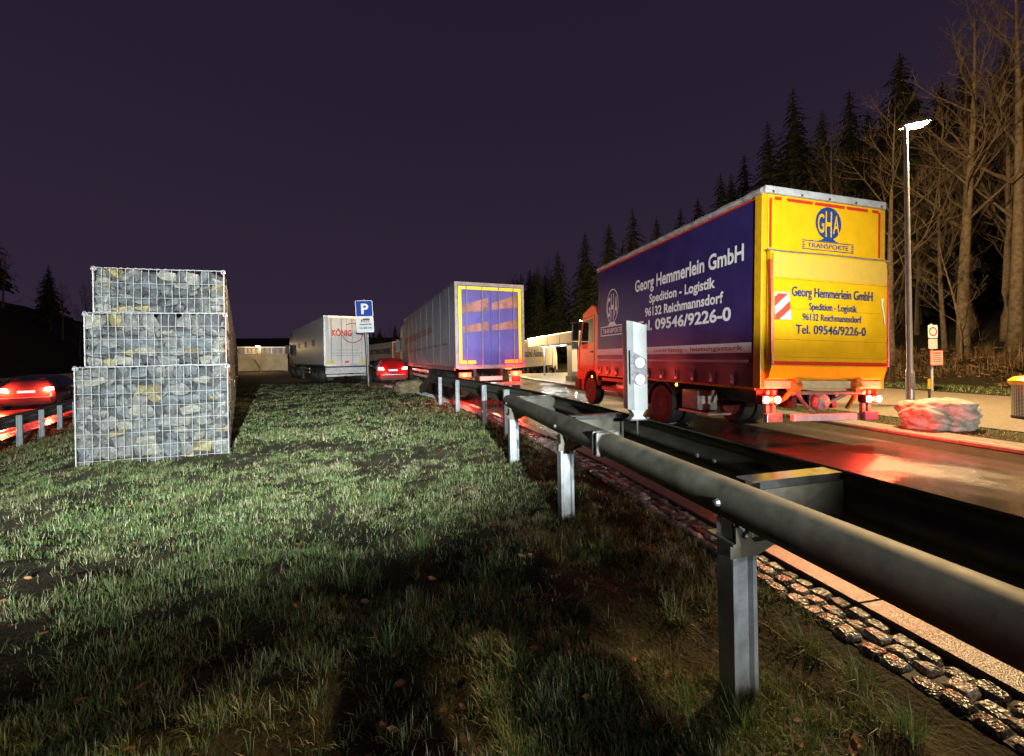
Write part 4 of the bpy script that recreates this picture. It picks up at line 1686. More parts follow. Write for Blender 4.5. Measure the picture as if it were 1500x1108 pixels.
# ---- cars
def car(name, label, loc, heading, paint, tail_power=0.0, head_power=0.0, group=None):
    t = thing(name, label, 'car', loc, heading, group)
    # stations: y, half width bottom, sill, belt, z belt, half width roof, z roof
    st = [(0.00, .66, .78, .74, .86, .60, .90), (0.06, .74, .86, .82, .92, .66, .98), (0.20, .76, .88, .85, .95, .62, 1.16), (0.42, .77, .89, .87, .95, .60, 1.38),
          (0.75, .77, .90, .88, .95, .60, 1.455), (1.5, .77, .90, .89, .94, .61, 1.475), (2.2, .77, .90, .89, .93, .60, 1.45), (2.55, .77, .90, .89, .92, .60, 1.36),
          (3.2, .77, .90, .88, .90, .66, .96), (3.6, .76, .89, .86, .86, .64, .89), (4.1, .74, .86, .80, .76, .58, .79), (4.32, .68, .76, .70, .62, .5, .66), (4.38, .6, .66, .62, .5, .45, .55)]
    b = MB()
    nr = 10
    for (y, hb, hs, hbelt, zb, hr, zr) in st:
        half = [(hb, .20), (hs, .34), (hs + .005, .60), (hbelt, zb), (hr + .02, zr - .05 if zr - zb > .1 else zr - 0.01), (hr * .85, zr), (0, zr + .025)]
        ring = [(-x, z) for x, z in half] + [(x, z) for x, z in half[::-1][1:]]
        for x, z in ring:
            b.v.append((x, y, z))
    m = 13
    for i in range(len(st) - 1):
        for k in range(m - 1):
            a = i * m + k
            b.f.append((a, a + 1, a + m + 1, a + m))
        b.f.append((i * m + m - 1, i * m, i * m + m, i * m + m + m - 1))
    b.f.append(tuple(range(m)))
    e = (len(st) - 1) * m
    b.f.append(tuple(range(e, e + m)))
    body = b.build('body', paint, t, smooth=True)
    # glass, set just proud of the body
    b = MB()
    b.add([(-.56, .115, 1.02), (.56, .115, 1.02), (.50, .375, 1.352), (-.50, .375, 1.352)], [(0, 1, 2, 3)])
    b.build('rear_window', glass_dk, t)
    b = MB()
    b.add([(-.60, 3.16, 1.00), (.60, 3.16, 1.00), (.53, 2.58, 1.372), (-.53, 2.58, 1.372)], [(0, 1, 2, 3)])
    b.build('windscreen', glass_dk, t)
    for s in (-1, 1):
        b = MB()
        b.add([(s * .875, .62, .99), (s * .895, 1.5, .98), (s * .64, 1.5, 1.42), (s * .64, .80, 1.40)], [(0, 1, 2, 3)])
        b.add([(s * .895, 1.56, .98), (s * .89, 2.85, .96), (s * .66, 2.35, 1.38), (s * .64, 1.56, 1.42)], [(0, 1, 2, 3)])
        b.build('side_window', glass_dk, t)
        b = MB()
        b.prism([(s * .50, .80), (s * .82, .82), (s * .80, .95), (s * .56, .93)], 'y', -0.012, 0.07)
        tl = b.build('tail_light', tail_hot if tail_power > 0 else mat('tail_lens', (0.30, 0.02, 0.015), 0.3), t, bevel=0.008)
        if tail_power > 0:
            lamp('tail_lamp_light', 'POINT', (s * .66, -0.12, .87), tail_power, RED, t, 0.05)
        b = MB()
        b.prism([(s * .46, .58), (s * .72, .60), (s * .70, .73), (s * .50, .70)], 'y', 4.15, 4.345)
        b.build('headlight', emit('headlamp_lit', (1.0, 0.98, 0.92), 8.0) if head_power > 0 else mat('headlamp_glass', (0.4, 0.4, 0.42), 0.1), t)
        b = MB()
        b.box(s * .98 - .09, s * .98 + .09, 2.55, 2.65, .95, 1.08)
        b.build('mirror', chassis_m, t, bevel=0.02)
        for y in (0.75, 3.45):
            wheel(t, s * .78, y, .315, .20, s)
    b = MB()
    b.box(-.26, .26, -0.02, 0.02, .72, .82)
    b.build('number_plate', plate_e if tail_power > 0 else plate_w, t)
    b = MB()
    b.prism([(-.06, .28), (-.06, .52), (.05, .56), (.10, .56), (.10, .28)], 'x', -.76, .76)
    b.build('bumper', paint, t, bevel=0.02)
    b = MB()
    b.box(-.6, .6, -.064, -.058, .50, .525)
    b.build('bumper_strip', alu, t)
    b = MB()
    b.box(-.70, .70, -.03, .3, .20, .285)
    b.build('bumper_apron', chassis_m, t)
    return t


car_red = mat('red_car_paint', (0.45, 0.012, 0.010), 0.22, var=0.05, scale=4, coat=0.6)
cx_, cy_ = place(-7.0, 23.4)
car('parked_car', 'red estate car seen from behind with its tail lights lit', (cx_, cy_, float(road_z(np.array([cx_]), np.array([cy_]))[0])), R(11), car_red, tail_power=14)
dk_car = mat('dark_car_paint', (0.03, 0.03, 0.035), 0.2, var=0.05, coat=0.6)
mx, my = wl(19.0, 7.6)
car('passing_car', 'dark car with red tail lights in the near motorway lane', (mx, my, -0.5), WALL_A, dk_car, tail_power=1200)
mx, my = wl(24.0, 11.6)
car('passing_car', 'red car in the far motorway lane with tail lights lit', (mx, my, -0.5), WALL_A, car_red, tail_power=2200)
# waiting car behind the view point whose dipped headlights light the back of the truck
hc = car('waiting_car', 'large silver car waiting on the service road with its headlights on', (4.6, -16.0, -0.05), R(-2), mat('silver_car_paint', (0.4, 0.4, 0.41), 0.3, 0.5, var=0.05), head_power=1)
hc.scale = (1.25, 1.25, 1.25)


def dipped_beam(ld, lo0=-0.104, lo1=-0.066, hi0=0.10, hi1=0.36, floor=0.045):
    """headlamp pattern: wide to the sides, little light straight down or high up"""
    ld.use_nodes = True
    nt = ld.node_tree
    em = nt.nodes['Emission']
    tc = nt.nodes.new('ShaderNodeTexCoord')
    sp = nt.nodes.new('ShaderNodeSeparateXYZ')
    nt.links.new(tc.outputs['Normal'], sp.inputs[0])
    ab = nt.nodes.new('ShaderNodeMath')
    ab.operation = 'ABSOLUTE'
    nt.links.new(sp.outputs[2], ab.inputs[0])
    dv = nt.nodes.new('ShaderNodeMath')
    dv.operation = 'DIVIDE'
    nt.links.new(sp.outputs[1], dv.inputs[0])
    nt.links.new(ab.outputs[0], dv.inputs[1])
    m1 = nt.nodes.new('ShaderNodeMapRange')
    m1.interpolation_type = 'SMOOTHSTEP'
    for k, v in (('From Min', lo0), ('From Max', lo1), ('To Min', floor), ('To Max', 1.0)):
        m1.inputs[k].default_value = v
    nt.links.new(dv.outputs[0], m1.inputs['Value'])
    m2 = nt.nodes.new('ShaderNodeMapRange')
    m2.interpolation_type = 'SMOOTHSTEP'
    for k, v in (('From Min', hi0), ('From Max', hi1), ('To Min', 1.0), ('To Max', 0.05)):
        m2.inputs[k].default_value = v
    nt.links.new(dv.outputs[0], m2.inputs['Value'])
    ml = nt.nodes.new('ShaderNodeMath')
    ml.operation = 'MULTIPLY'
    nt.links.new(m1.outputs[0], ml.inputs[0])
    nt.links.new(m2.outputs[0], ml.inputs[1])
    nt.links.new(ml.outputs[0], em.inputs['Strength'])


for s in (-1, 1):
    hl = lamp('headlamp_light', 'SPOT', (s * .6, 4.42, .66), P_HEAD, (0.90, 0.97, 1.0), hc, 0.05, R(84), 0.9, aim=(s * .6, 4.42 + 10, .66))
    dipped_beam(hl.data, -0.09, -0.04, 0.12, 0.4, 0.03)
# lamp on a tripod behind the view point that lights the verge, the gabions and the truck side
wlp = thing('work_lamp', 'unseen white work lamp with added second head on a tripod on the verge behind the view point', 'lamp', (1.0, -4.5, 0.0))
b = MB()
b.tube([(0, 0, 0.75), (0, 0, 2.12)], 0.016, 10)
b.build('pole', chassis_m, wlp, smooth=True)
for k in range(3):
    a = 2 * PI * k / 3 + 0.4
    b = MB()
    b.tube([(0, 0, 0.95), (math.cos(a) * 0.42, math.sin(a) * 0.42, 0.0)], 0.012, 8)
    b.build('leg', chassis_m, wlp, smooth=True)
b = MB()
b.box(-0.24, 0.24, -0.015, 0.015, 2.10, 2.13)
b.build('cross_bar', chassis_m, wlp)
for hx, wa, we, pw, sz, beam in ((-0.2, R(14.5), R(-7), P_WORK, R(52), (-0.18, -0.08, 0.16, 0.4, 0.012)),
                                 (0.2, R(-14), R(2.5), P_WORK * 0.40, R(50), (-0.125, -0.055, 0.2, 0.4, 0.0))):  # second head added, unseen, to light the truck side
    b = MB()
    b.lathe([(0.03, -0.12), (0.05, -0.10), (0.085, 0.0), (0.085, 0.02)], 20, 'y', (0, 0, 0))
    wh = b.build('lamp_head', chassis_m, wlp, smooth=True)
    wh.location = (hx, 0, 2.22)
    wh.rotation_euler = (we, 0, wa)
    b = MB()
    b.lathe([(0.078, 0.021), (0.001, 0.024)], 20, 'y', (0, 0, 0))
    b.build('lamp_lens', emit('headlamp_lit', (1.0, 0.98, 0.92), 8.0), wh)
    wsp = lamp('work_lamp_light', 'SPOT', (hx, 0.06, 2.22), pw, (0.90, 0.98, 1.0), wlp, 0.05, sz, 1.0,
               aim=(hx - math.sin(wa) * math.cos(we) * 10, 0.06 + math.cos(wa) * math.cos(we) * 10, 2.22 + math.sin(we) * 10))
    dipped_beam(wsp.data, *beam)

# ------------------------------------------------------------------ street lamps
pole_m = mat('lamp_pole_steel', (0.42, 0.41, 0.39), 0.38, 0.6, var=0.12, scale=3, rough_var=0.08)
SOD = (1.0, 0.66, 0.30)
lens_e = emit('street_lamp_lens', (1.0, 0.80, 0.50), 90.0)


def street_lamp(label, x, y, h, arm=0.45, ang=0.0, power=P_STREET, z=0.0):
    t = thing('street_lamp', label, 'street lamp', (x, y, z), ang, 'lamps of the rest area')
    b = MB()
    b.tube([(0, 0, 0), (0, 0, 0.9), (0, 0, 0.95), (0, 0, h)], [0.085, 0.085, 0.066, 0.042], 16)
    b.build('pole', pole_m, t, smooth=True)
    b = MB()
    b.box(-0.002 - 0.05, 0.05, -0.088, -0.080, 0.45, 0.85)
    b.build('service_door', pole_m, t)
    b = MB()
    b.prism([(-0.07, h - 0.05), (-0.07, h + 0.05), (arm * 0.6, h + 0.10), (arm, h + 0.055), (arm, h + 0.02), (0.1, h - 0.04)], 'y', -0.13, 0.13)
    hd = b.build('lamp_head', mat('lamp_head_grey', (0.2, 0.2, 0.2), 0.4, 0.4), t, bevel=0.02)
    b = MB()
    b.prism([(0.06, h - 0.055), (0.10, h - 0.085), (arm - 0.06, h - 0.045), (arm - 0.02, h + 0.01), (0.1, h - 0.035)], 'y', -0.11, 0.11)
    b.build('lamp_lens', lens_e, hd, bevel=0.02)
    lamp('street_lamp_light', 'POINT', (arm * .55, 0, h - 0.22), power, SOD, t, 0.12)
    return t


lx, ly = c2r((1332 - 750) / 583 * 10.2, 10.2)
street_lamp('tall lit street lamp on the lawn right of the yellow truck', lx, ly, 7.2, 0.5, R(-20), P_STREET)
lx2, ly2 = c2r((855 - 750) / 583 * 53, 53)
street_lamp('distant lit street lamp above the red truck cab', lx2, ly2, 7.0, 0.5, R(160), P_STREET * 1.0, gz1(lx2, ly2))
# unseen lamps: row lamp behind the view point, low one added behind the lorry
street_lamp('street lamp of the row behind the view point', 13.5, -15.0, 7.2, 0.5, R(180), P_STREET * 0.28)
street_lamp('added short lamp hidden behind the articulated lorry', *c2r(-1.4, 33.0), 3.6, 0.5, R(200), P_STREET * 0.55, -0.3)

# ------------------------------------------------------------------ parking sign
sx_, sy_ = c2r((539.5 - 750) / 583 * 21.0, 21.0)
sg = thing('parking_sign', 'blue P parking sign with white lorry plate on a slightly leaning post', 'sign', (sx_, sy_, gz1(sx_, sy_) - 0.02), R(-13.69 + 20))
sg.rotation_euler = (0, R(-2.2), R(-13.69 + 18))
b = MB()
b.tube([(0, 0, -0.2), (0, 0, 4.62)], 0.05, 12)
b.build('post', mat('sign_post_grey', (0.22, 0.22, 0.22), 0.45, 0.5, var=0.2), sg, smooth=True)
sign_blue = mat('sign_blue', (0.003, 0.055, 0.40), 0.6, spec=0.2, var=0.05)
sign_white = mat('sign_white', (0.72, 0.74, 0.74), 0.35, var=0.04)
print_black = mat('printed_black', (0.02, 0.02, 0.025), 0.5)


def rrect(w, h, r, n=5):
    pts = []
    for cx, cy, a0 in ((w / 2 - r, h / 2 - r, 0), (-w / 2 + r, h / 2 - r, 90), (-w / 2 + r, -h / 2 + r, 180), (w / 2 - r, -h / 2 + r, 270)):
        for k in range(n + 1):
            a = R(a0 + 90 * k / n)
            pts.append((cx + math.cos(a) * r, cy + math.sin(a) * r))
    return pts


def plate(parent, name, w, h, zc, m, xc=0.0, y=-0.06, r=0.06):
    b = MB()
    b.prism([(x + xc, z + zc) for x, z in rrect(w, h, r)], 'y', y - 0.006, y)
    return b.build(name, m, parent)


p_ = plate(sg, 'parking_plate', 0.86, 0.86, 4.12, sign_white)
flat([(x, z + 4.12) for x, z in rrect(0.80, 0.80, 0.05)], sign_blue, p_, 'blue_field', Q1, Q2, (0, -0.066, 0), Q3, 0.003)
lettering('P', sign_white, p_, (0.03, -0.066, 3.86), Q1, Q2, 0.36, 0.54, Q3, 0.006, 0.03, 'c')
q_ = plate(sg, 'lorry_plate', 0.86, 0.80, 3.28, sign_white, 0.0)
flat([(x, z + 3.28) for x, z in rrect(0.80, 0.74, 0.05)], mat('sign_grey_white', (0.55, 0.60, 0.60), 0.4, var=0.05), q_, 'plate_field', Q1, Q2, (0, -0.066, 0), Q3, 0.003)
b = MB()
for (x0, x1, z0, z1) in ((-0.10, 0.24, 3.50, 3.60), (-0.19, -0.12, 3.47, 3.55), (-0.2, 0.24, 3.46, 3.48), (-0.28, 0.26, 3.385, 3.395)):
    b.box(x0, x1, -0.0745, -0.0735, z0, z1)
for xx in (-0.16, -0.02, 0.08, 0.18):
    b.lathe([(0.03, 0.0), (0.03, -0.001)], 10, 'y', (xx, -0.0735, 3.45))
b.build('lorry_symbol', print_black, q_)
b = MB()
for row, (xa, xb) in enumerate(((-0.27, 0.27), (-0.27, 0.06), (0.12, 0.27))):
    zz = (3.26, 3.07, 3.07)[row]
    rr = random.Random(row)
    x = xa
    while x < xb:
        w = rr.uniform(0.03, 0.07)
        b.box(x, x + w, -0.0745, -0.0735, zz + rr.uniform(-.01, .01), zz + rr.uniform(.05, .09))
        x += w + 0.014
b.build('small_print', print_black, q_)
b = MB()
for z in (3.0, 3.6, 3.8, 4.45):
    b.box(-0.065, 0.065, -0.058, 0.06, z - 0.02, z + 0.02)
b.build('clamp', alu, sg)

# ------------------------------------------------------------------ boulders


def boulder(name, label, x, y, z, sx, sy, sz, seed, m, rot=0.0):
    bm = bmesh.new()
    bmesh.ops.create_icosphere(bm, subdivisions=5, radius=0.5)
    for v in bm.verts:
        p = v.co * 3.0 + Vector((seed, seed * 0.7, 0))
        d = mnoise.fractal(p, 1.0, 2.0, 5) * 0.11 + mnoise.noise(p * 0.45) * 0.10
        c = mnoise.cell(p * 0.9) * 0.03
        q = v.co.normalized()
        ab = max(abs(q.x), abs(q.y), abs(q.z))
        box = 0.5 / (ab ** 0.45)
        v.co = q * (box * 0.92 + d + c)
    me = bpy.data.meshes.new(name)
    bm.to_mesh(me)
    bm.free()
    me.polygons.foreach_set('use_smooth', [True] * len(me.polygons))
    me.materials.append(m)
    o = link(name, me, None, (x, y, z), (0, 0, rot), (sx, sy, sz))
    return tag(o, label, 'boulder', 'boulders marking the lawn edge')


bould_m = mat('boulder_limestone', (0.60, 0.57, 0.50), 0.8, var=0.3, scale=6, col2=(0.16, 0.14, 0.10), bump=1.0, bscale=9, detail=10)
bx_, by_ = c2r((1371 - 750) / 583 * 7.25, 7.25)
boulder('boulder', 'pale rough boulder on lawn beside the kerb, left side lit red', bx_, by_, 0.22, 1.18, 0.80, 0.66, 3.1, bould_m, R(-14))
bx2, by2 = c2r((600 - 750) / 583 * 17.0, 17.0)
boulder('boulder', 'brown rounded boulder on the grass in front of the red car', bx2, by2, gz1(bx2, by2) + 0.18, 1.35, 1.0, 0.75, 7.7, mat('boulder_brown', (0.20, 0.15, 0.08), 0.85, var=0.3, scale=4, bump=0.6, bscale=14), 0.3)

# ------------------------------------------------------------------ litter bin
cu_, cd_ = (1507 - 750) / 583, 8.0
bx3, by3 = c2r(cu_ * cd_, cd_)
lb = thing('litter_bin', 'perforated steel litter bin with yellow lid at the path edge', 'litter bin', (bx3, by3, 0.0))
m_, nt_, bs_ = nt_new('perforated_steel')
tcn = nt_.nodes.new('ShaderNodeTexCoord')
mp = nt_.nodes.new('ShaderNodeMapping')
mp.inputs['Scale'].default_value = (36, 24, 1)
vt = nt_.nodes.new('ShaderNodeTexVoronoi')
vt.inputs['Randomness'].default_value = 0.0
vt.inputs['Scale'].default_value = 1.0
gt = nt_.nodes.new('ShaderNodeMath')
gt.operation = 'LESS_THAN'
gt.inputs[1].default_value = 0.32
mxn = nt_.nodes.new('ShaderNodeMix')
mxn.data_type = 'RGBA'
mxn.inputs[6].default_value = (0.5, 0.5, 0.48, 1)
mxn.inputs[7].default_value = (0.015, 0.015, 0.015, 1)
nt_.links.new(tcn.outputs['UV'], mp.inputs[0])
nt_.links.new(mp.outputs[0], vt.inputs['Vector'])
nt_.links.new(vt.outputs['Distance'], gt.inputs[0])
nt_.links.new(gt.outputs[0], mxn.inputs[0])
nt_.links.new(mxn.outputs[2], bs_.inputs['Base Color'])
bs_.inputs['Metallic'].default_value = 0.4
bs_.inputs['Roughness'].default_value = 0.4
b = MB()
nseg = 40
for k in range(nseg):
    a = 2 * PI * k / nseg
    for z in (0.06, 0.72):
        b.v.append((math.cos(a) * 0.24, math.sin(a) * 0.24, z))
for k in range(nseg):
    k2 = (k + 1) % nseg
    b.f.append((2 * k, 2 * k2, 2 * k2 + 1, 2 * k + 1))
o = b.build('bin_drum', m_, lb, smooth=True, fixn=False)
uv = o.data.uv_layers.new(name='UVMap')
for p in o.data.polygons:
    k = p.index
    for li, vi in zip(p.loop_indices, p.vertices):
        kk = vi // 2
        uu = kk / nseg if not (k == nseg - 1 and kk == 0) else 1.0
        uv.data[li].uv = (uu, float(vi % 2))
b = MB()
b.lathe([(0.27, 0.71), (0.285, 0.75), (0.28, 0.79), (0.20, 0.86), (0.02, 0.89)], 32)
b.build('lid', mat('bin_yellow', (0.75, 0.48, 0.01), 0.4, var=0.08), lb, smooth=True)
b = MB()
b.lathe([(0.245, 0.0), (0.25, 0.06), (0.245, 0.075)], 32)
b.build('foot_ring', chassis_m, lb)

# ------------------------------------------------------------------ small signs and bollard on the right
sx2, sy2 = c2r((1364.5 - 750) / 583 * 13.6, 13.6)
ts = thing('sign_post', 'slim grey post with no-stopping sign and small red-bordered notice', 'sign', (sx2, sy2, 0.03), R(-8))
b = MB()
b.tube([(0, 0, 0), (0, 0, 2.28)], 0.032, 10)
b.build('post', mat('pale_post', (0.5, 0.48, 0.44), 0.4, 0.3), ts, smooth=True)
p_ = plate(ts, 'no_stopping_plate', 0.36, 0.44, 2.02, sign_white, 0, -0.04, 0.03)
b = MB()
P = ellipse_pts(0, 2.02, .155, .155, 28)
Qp = ellipse_pts(0, 2.02, .115, .115, 28)
b.add([(p[0], -0.05, p[1]) for p in P] + [(p[0], -0.05, p[1]) for p in Qp], [(i, (i + 1) % 28, 28 + (i + 1) % 28, 28 + i) for i in range(28)])
b.build('red_ring', red_refl, p_, fixn=False)
plate(ts, 'supplementary_plate', 0.34, 0.34, 1.60, mat('sign_grey_white', (0.55, 0.60, 0.60), 0.4), 0, -0.04, 0.02)
p_ = plate(ts, 'notice_plate', 0.50, 0.52, 1.12, red_refl, 0.10, -0.06, 0.02)
flat([(x + .10, z + 1.12) for x, z in rrect(0.46, 0.48, 0.02)], mat('notice_cream', (0.6, 0.5, 0.45), 0.5), p_, 'notice_field', Q1, Q2, (0, -0.066, 0), Q3, 0.003)
b = MB()
for z in (1.27, 1.20, 1.13, 1.06, 0.99):
    b.box(-.07, .27, -0.072, -0.0705, z, z + (0.035 if z > 1.2 else 0.015))
b.build('small_print', print_red, p_)
sx3, sy3 = c2r((1360 - 750) / 583 * 10.9, 10.9)
bo = thing('bollard', 'thin black post with a yellow band beside the footpath', 'bollard', (sx3, sy3, 0.02))
b = MB()
b.tube([(0, 0, 0), (0, 0, 0.95)], 0.028, 10)
b.build('shaft', chassis_m, bo, smooth=True)
b = MB()
b.tube([(0, 0, 0.35), (0, 0, 0.62)], 0.031, 10)
b.build('yellow_band', mat('bin_yellow', (0.75, 0.48, 0.01), 0.4), bo, smooth=True)

# ------------------------------------------------------------------ flat roofed service building
bd = thing('service_building', 'small flat roofed service building with lit canopy ahead of the truck', 'building', (7.9, 23.0, 0.09))
cream = mat('facade_cream', (0.50, 0.44, 0.34), 0.6, var=0.06, scale=2)
white_w = mat('facade_white', (0.70, 0.71, 0.70), 0.5, var=0.04, scale=2)
BO = Vector((7.9, 23.0, 0.09))
b = MB()
b.box(-0.15, 6.5, -4.4, 3.9, 2.02, 2.55)
b.build('roof_fascia', cream, bd)
for k in range(3):
    b = MB()
    b.box(-0.158, -0.151, -4.4 + 2.1 * (k + 1) - 0.008, -4.4 + 2.1 * (k + 1) + 0.008, 2.03, 2.54)
    b.build('fascia_joint', chassis_m, bd)
b = MB()
b.box(-0.18, 6.53, -4.43, 3.93, 2.551, 2.59)
b.build('roof_edge', alu, bd)
b = MB()
b.box(-0.10, 6.45, -4.35, 3.85, 1.985, 2.018)
b.build('canopy_soffit', white_w, bd)
b = MB()
b.box(1.2, 6.3, -4.0, -2.3, 0.0, 1.983)
b.build('wall', white_w, bd)
b = MB()
b.box(0.05, 0.35, -3.55, -2.9, 0.28, 1.983)
col = b.build('column', white_w, bd)
b = MB()
b.box(-0.02, 0.42, -3.65, -2.8, 0.0, 0.279)
b.build('plinth', mat('plinth_stone', (0.36, 0.33, 0.27), 0.6, var=0.15), col)
for (x, y) in ((5.9, 3.4), (5.9, 0.4), (0.9, 3.55)):
    b = MB()
    b.lathe([(0.06, 0.0), (0.06, 1.98)], 12, 'z', (x, y, 0))
    b.build('support_post', alu, bd, smooth=True)
b = MB()
b.box(1.18, 1.198, -3.6, -2.7, 0.02, 1.9)
dr = b.build('door', mat('door_grey', (0.25, 0.27, 0.28), 0.4, var=0.05), bd)
b = MB()
b.box(1.15, 1.178, -2.85, -2.81, 0.9, 1.05)
b.build('handle', alu, dr)
dl_e = emit('downlight_lit', (0.95, 1.0, 0.95), 30.0)
for (x, y) in ((0.8, -3.6), (0.8, -1.9), (0.8, -0.2), (0.8, 1.6), (0.8, 3.2)):
    b = MB()
    b.lathe([(0.10, 0.0), (0.10, -0.02), (0.01, -0.025)], 14, 'z', (x, y, 1.984))
    b.build('downlight', dl_e, bd)
    lamp('downlight_light', 'POINT', (x, y, 1.85), 40, (0.93, 1.0, 0.95), bd, 0.08)
b = MB()
b.box(0.2, 1.3, -4.35, -4.0, 0.0, 0.75)
b.build('bench_block', mat('plinth_stone', (0.36, 0.33, 0.27), 0.6), bd)

# ------------------------------------------------------------------ motorway bridge far ahead
brx, bry = wl(62, 2)
br = thing('overpass_bridge', 'pale concrete motorway overpass with railing beyond the gabion wall', 'bridge', (brx, bry, 0.0), WALL_A)
conc = mat('bridge_concrete', (0.42, 0.41, 0.38), 0.75, var=0.15, scale=0.8, bump=0.15)
b = MB()
b.box(-3.5, 8.2, 0, 6, 1.7, 2.5)
b.build('deck', conc, br)
b = MB()
b.prism([(1.0, -0.9), (8.2, -0.9), (8.2, 1.70), (-1.0, 1.70)], 'y', 0.2, 5.8)
b.prism([(5.4, -0.9), (8.2, -0.9), (8.2, 1.7), (4.0, 1.7)], 'y', -0.6, 0.19)
b.build('abutment', conc, br)
b = MB()
for x in np.arange(-3.5, 8.2, 1.6):
    b.box(x, x + 0.06, 0.05, 0.1, 2.5, 3.5)
b.box(-3.5, 8.2, 0.04, 0.11, 3.44, 3.52)
b.build('railing_post', alu, br)
b = MB()
for x in np.arange(-3.5, 8.2, 0.16):
    b.box(x, x + 0.03, 0.06, 0.09, 2.5, 3.44)
b.build('railing_bars', alu, br)
street_lamp('added short lamp by the overpass hidden behind the white trailer', brx + 7.0, bry - 6.0, 3.4, 0.5, R(190), 900)  # unseen lamp added to light the overpass

# ------------------------------------------------------------------ trees
bark = mat('bark_grey_brown', (0.16, 0.125, 0.085), 0.85, var=0.35, scale=6, bump=0.6, bscale=18)
bark_dk = mat('bark_dark', (0.07, 0.055, 0.04), 0.9, var=0.35, scale=6, bump=0.5, bscale=18)
twig_m = mat('twig_brown', (0.10, 0.075, 0.05), 0.85, var=0.3, scale=3)
needle_m = mat('spruce_needles', (0.030, 0.045, 0.020), 0.8, var=0.45, scale=2.5)


def bare_tree_meshes(seed, h, r0, first=0.35, nlimb=22, lean=0.02, fork=False):
    rr = random.Random(seed)
    tb, cb = MB(), MB()
    lx_, ly_ = rr.uniform(-lean, lean) * h, rr.uniform(-lean, lean) * h

    def trunk_pt(t):
        return Vector((lx_ * t + 0.12 * math.sin(t * 5 + seed), ly_ * t + 0.12 * math.cos(t * 4 + seed * 2), h * t))
    o0 = trunk_pt(0)
    pts = [trunk_pt(k / 12) - Vector((o0.x, o0.y, 0)) for k in range(13)]
    pts[0] = pts[0] - Vector((0, 0, 0.3))
    tb.tube(pts, [r0 * (1.25 if k == 0 else 1) * (1 - 0.93 * (k / 12) ** 1.15) for k in range(13)], 9)

    def branch(p, d, ln, r, lvl):
        n = 5 if lvl == 1 else 3
        q = [Vector(p)]
        dd = d.normalized()
        for k in range(n):
            dd = (dd + Vector((rr.uniform(-.22, .22), rr.uniform(-.22, .22), rr.uniform(-.06, .20)))).normalized()
            q.append(q[-1] + dd * ln / n)
        cb.tube(q, [max(0.004, r * (1 - 0.85 * k / n)) for k in range(n + 1)], 5 if lvl == 1 else 3, False)
        if lvl < 3:
            nc = rr.randint(7, 9) if lvl == 1 else rr.randint(4, 6)
            for c in range(nc):
                t = rr.uniform(0.3, 1.0)
                i = min(n - 1, int(t * n))
                bp = q[i].lerp(q[i + 1], t * n - i)
                ax = (q[i + 1] - q[i]).normalized()
                side = Vector((rr.uniform(-1, 1), rr.uniform(-1, 1), rr.uniform(-.3, .9))).normalized()
                branch(bp, (ax * 0.7 + side * 0.75), ln * rr.uniform(.30, .55) * (1.15 - 0.4 * t), r * 0.42, lvl + 1)
    for k in range(nlimb):
        t = first + (0.97 - first) * (k / nlimb) + rr.uniform(-.02, .02)
        i = min(11, int(t * 12))
        bp = pts[i].lerp(pts[i + 1], t * 12 - i)
        az = k * 2.4 + rr.uniform(-.5, .5)
        up = rr.uniform(0.5, 1.3) + t * 0.5
        d = Vector((math.cos(az), math.sin(az), up))
        ln = h * rr.uniform(.20, .34) * (1.25 - 0.8 * t)
        branch(bp, d, ln, r0 * 0.36 * (1.2 - t), 1)
    return tb.mesh('trunk', bark, True), cb.mesh('crown', twig_m)


def spruce_meshes(seed, h, r0):
    rr = random.Random(seed)
    tb, cb = MB(), MB()
    tb.tube([(0, 0, -0.3), (0, 0, h * .5), (0, 0, h)], [r0, r0 * .6, 0.02], 8)
    z = h * rr.uniform(.14, .22)
    while z < h - 0.15:
        f = (h - z) / h
        rad = h * 0.235 * (f ** 0.8) * rr.uniform(.75, 1.15) + 0.12
        nb = max(5, int(9 * f + 4))
        a0 = rr.uniform(0, 6)
        for k in range(nb):
            a = a0 + 2 * PI * k / nb + rr.uniform(-.2, .2)
            R_ = rad * rr.uniform(.65, 1.2)
            dx, dy = math.cos(a), math.sin(a)
            tipz = z - R_ * rr.uniform(.12, .45)
            nseg = 5
            prev = Vector((0, 0, z))
            for s in range(1, nseg + 1):
                t = s / nseg
                cur = Vector((dx * R_ * t, dy * R_ * t, z + (tipz - z) * t * t + 0.08 * R_ * math.sin(t * PI)))
                wid = R_ * 0.30 * (1 - t * 0.6) * rr.uniform(.7, 1.3)
                sd = Vector((-dy, dx, 0)) * wid
                drop = Vector((0, 0, -wid * rr.uniform(.3, .8)))
                o = len(cb.v)
                cb.v += [tuple(prev), tuple(cur), tuple((prev + cur) / 2 + sd + drop), tuple((prev + cur) / 2 - sd + drop), tuple(cur + drop * 1.2)]
                cb.f += [(o, o + 1, o + 2), (o, o + 3, o + 1), (o + 1, o + 2, o + 4), (o + 3, o + 1, o + 4)]
                prev = cur
        z += h * 0.021 * (0.6 + f) * rr.uniform(.8, 1.2)
    return tb.mesh('trunk', bark_dk, True), cb.mesh('crown', needle_m)


BARE = [bare_tree_meshes(s, 1.0 * hh, rr_, fi) for s, hh, rr_, fi in ((1, 17, .24, .36), (2, 15, .19, .30), (3, 19, .27, .34), (4, 13, .15, .22), (5, 16, .2, .28))]
SPRUCE = [spruce_meshes(s, hh, .26) for s, hh in ((11, 21), (12, 18), (13, 23), (14, 15))]
SAPLING = [bare_tree_meshes(s, hh, .055, .15, 12, .08) for s, hh in ((31, 5.0), (32, 6.5), (33, 4.2))]
rt = random.Random(99)


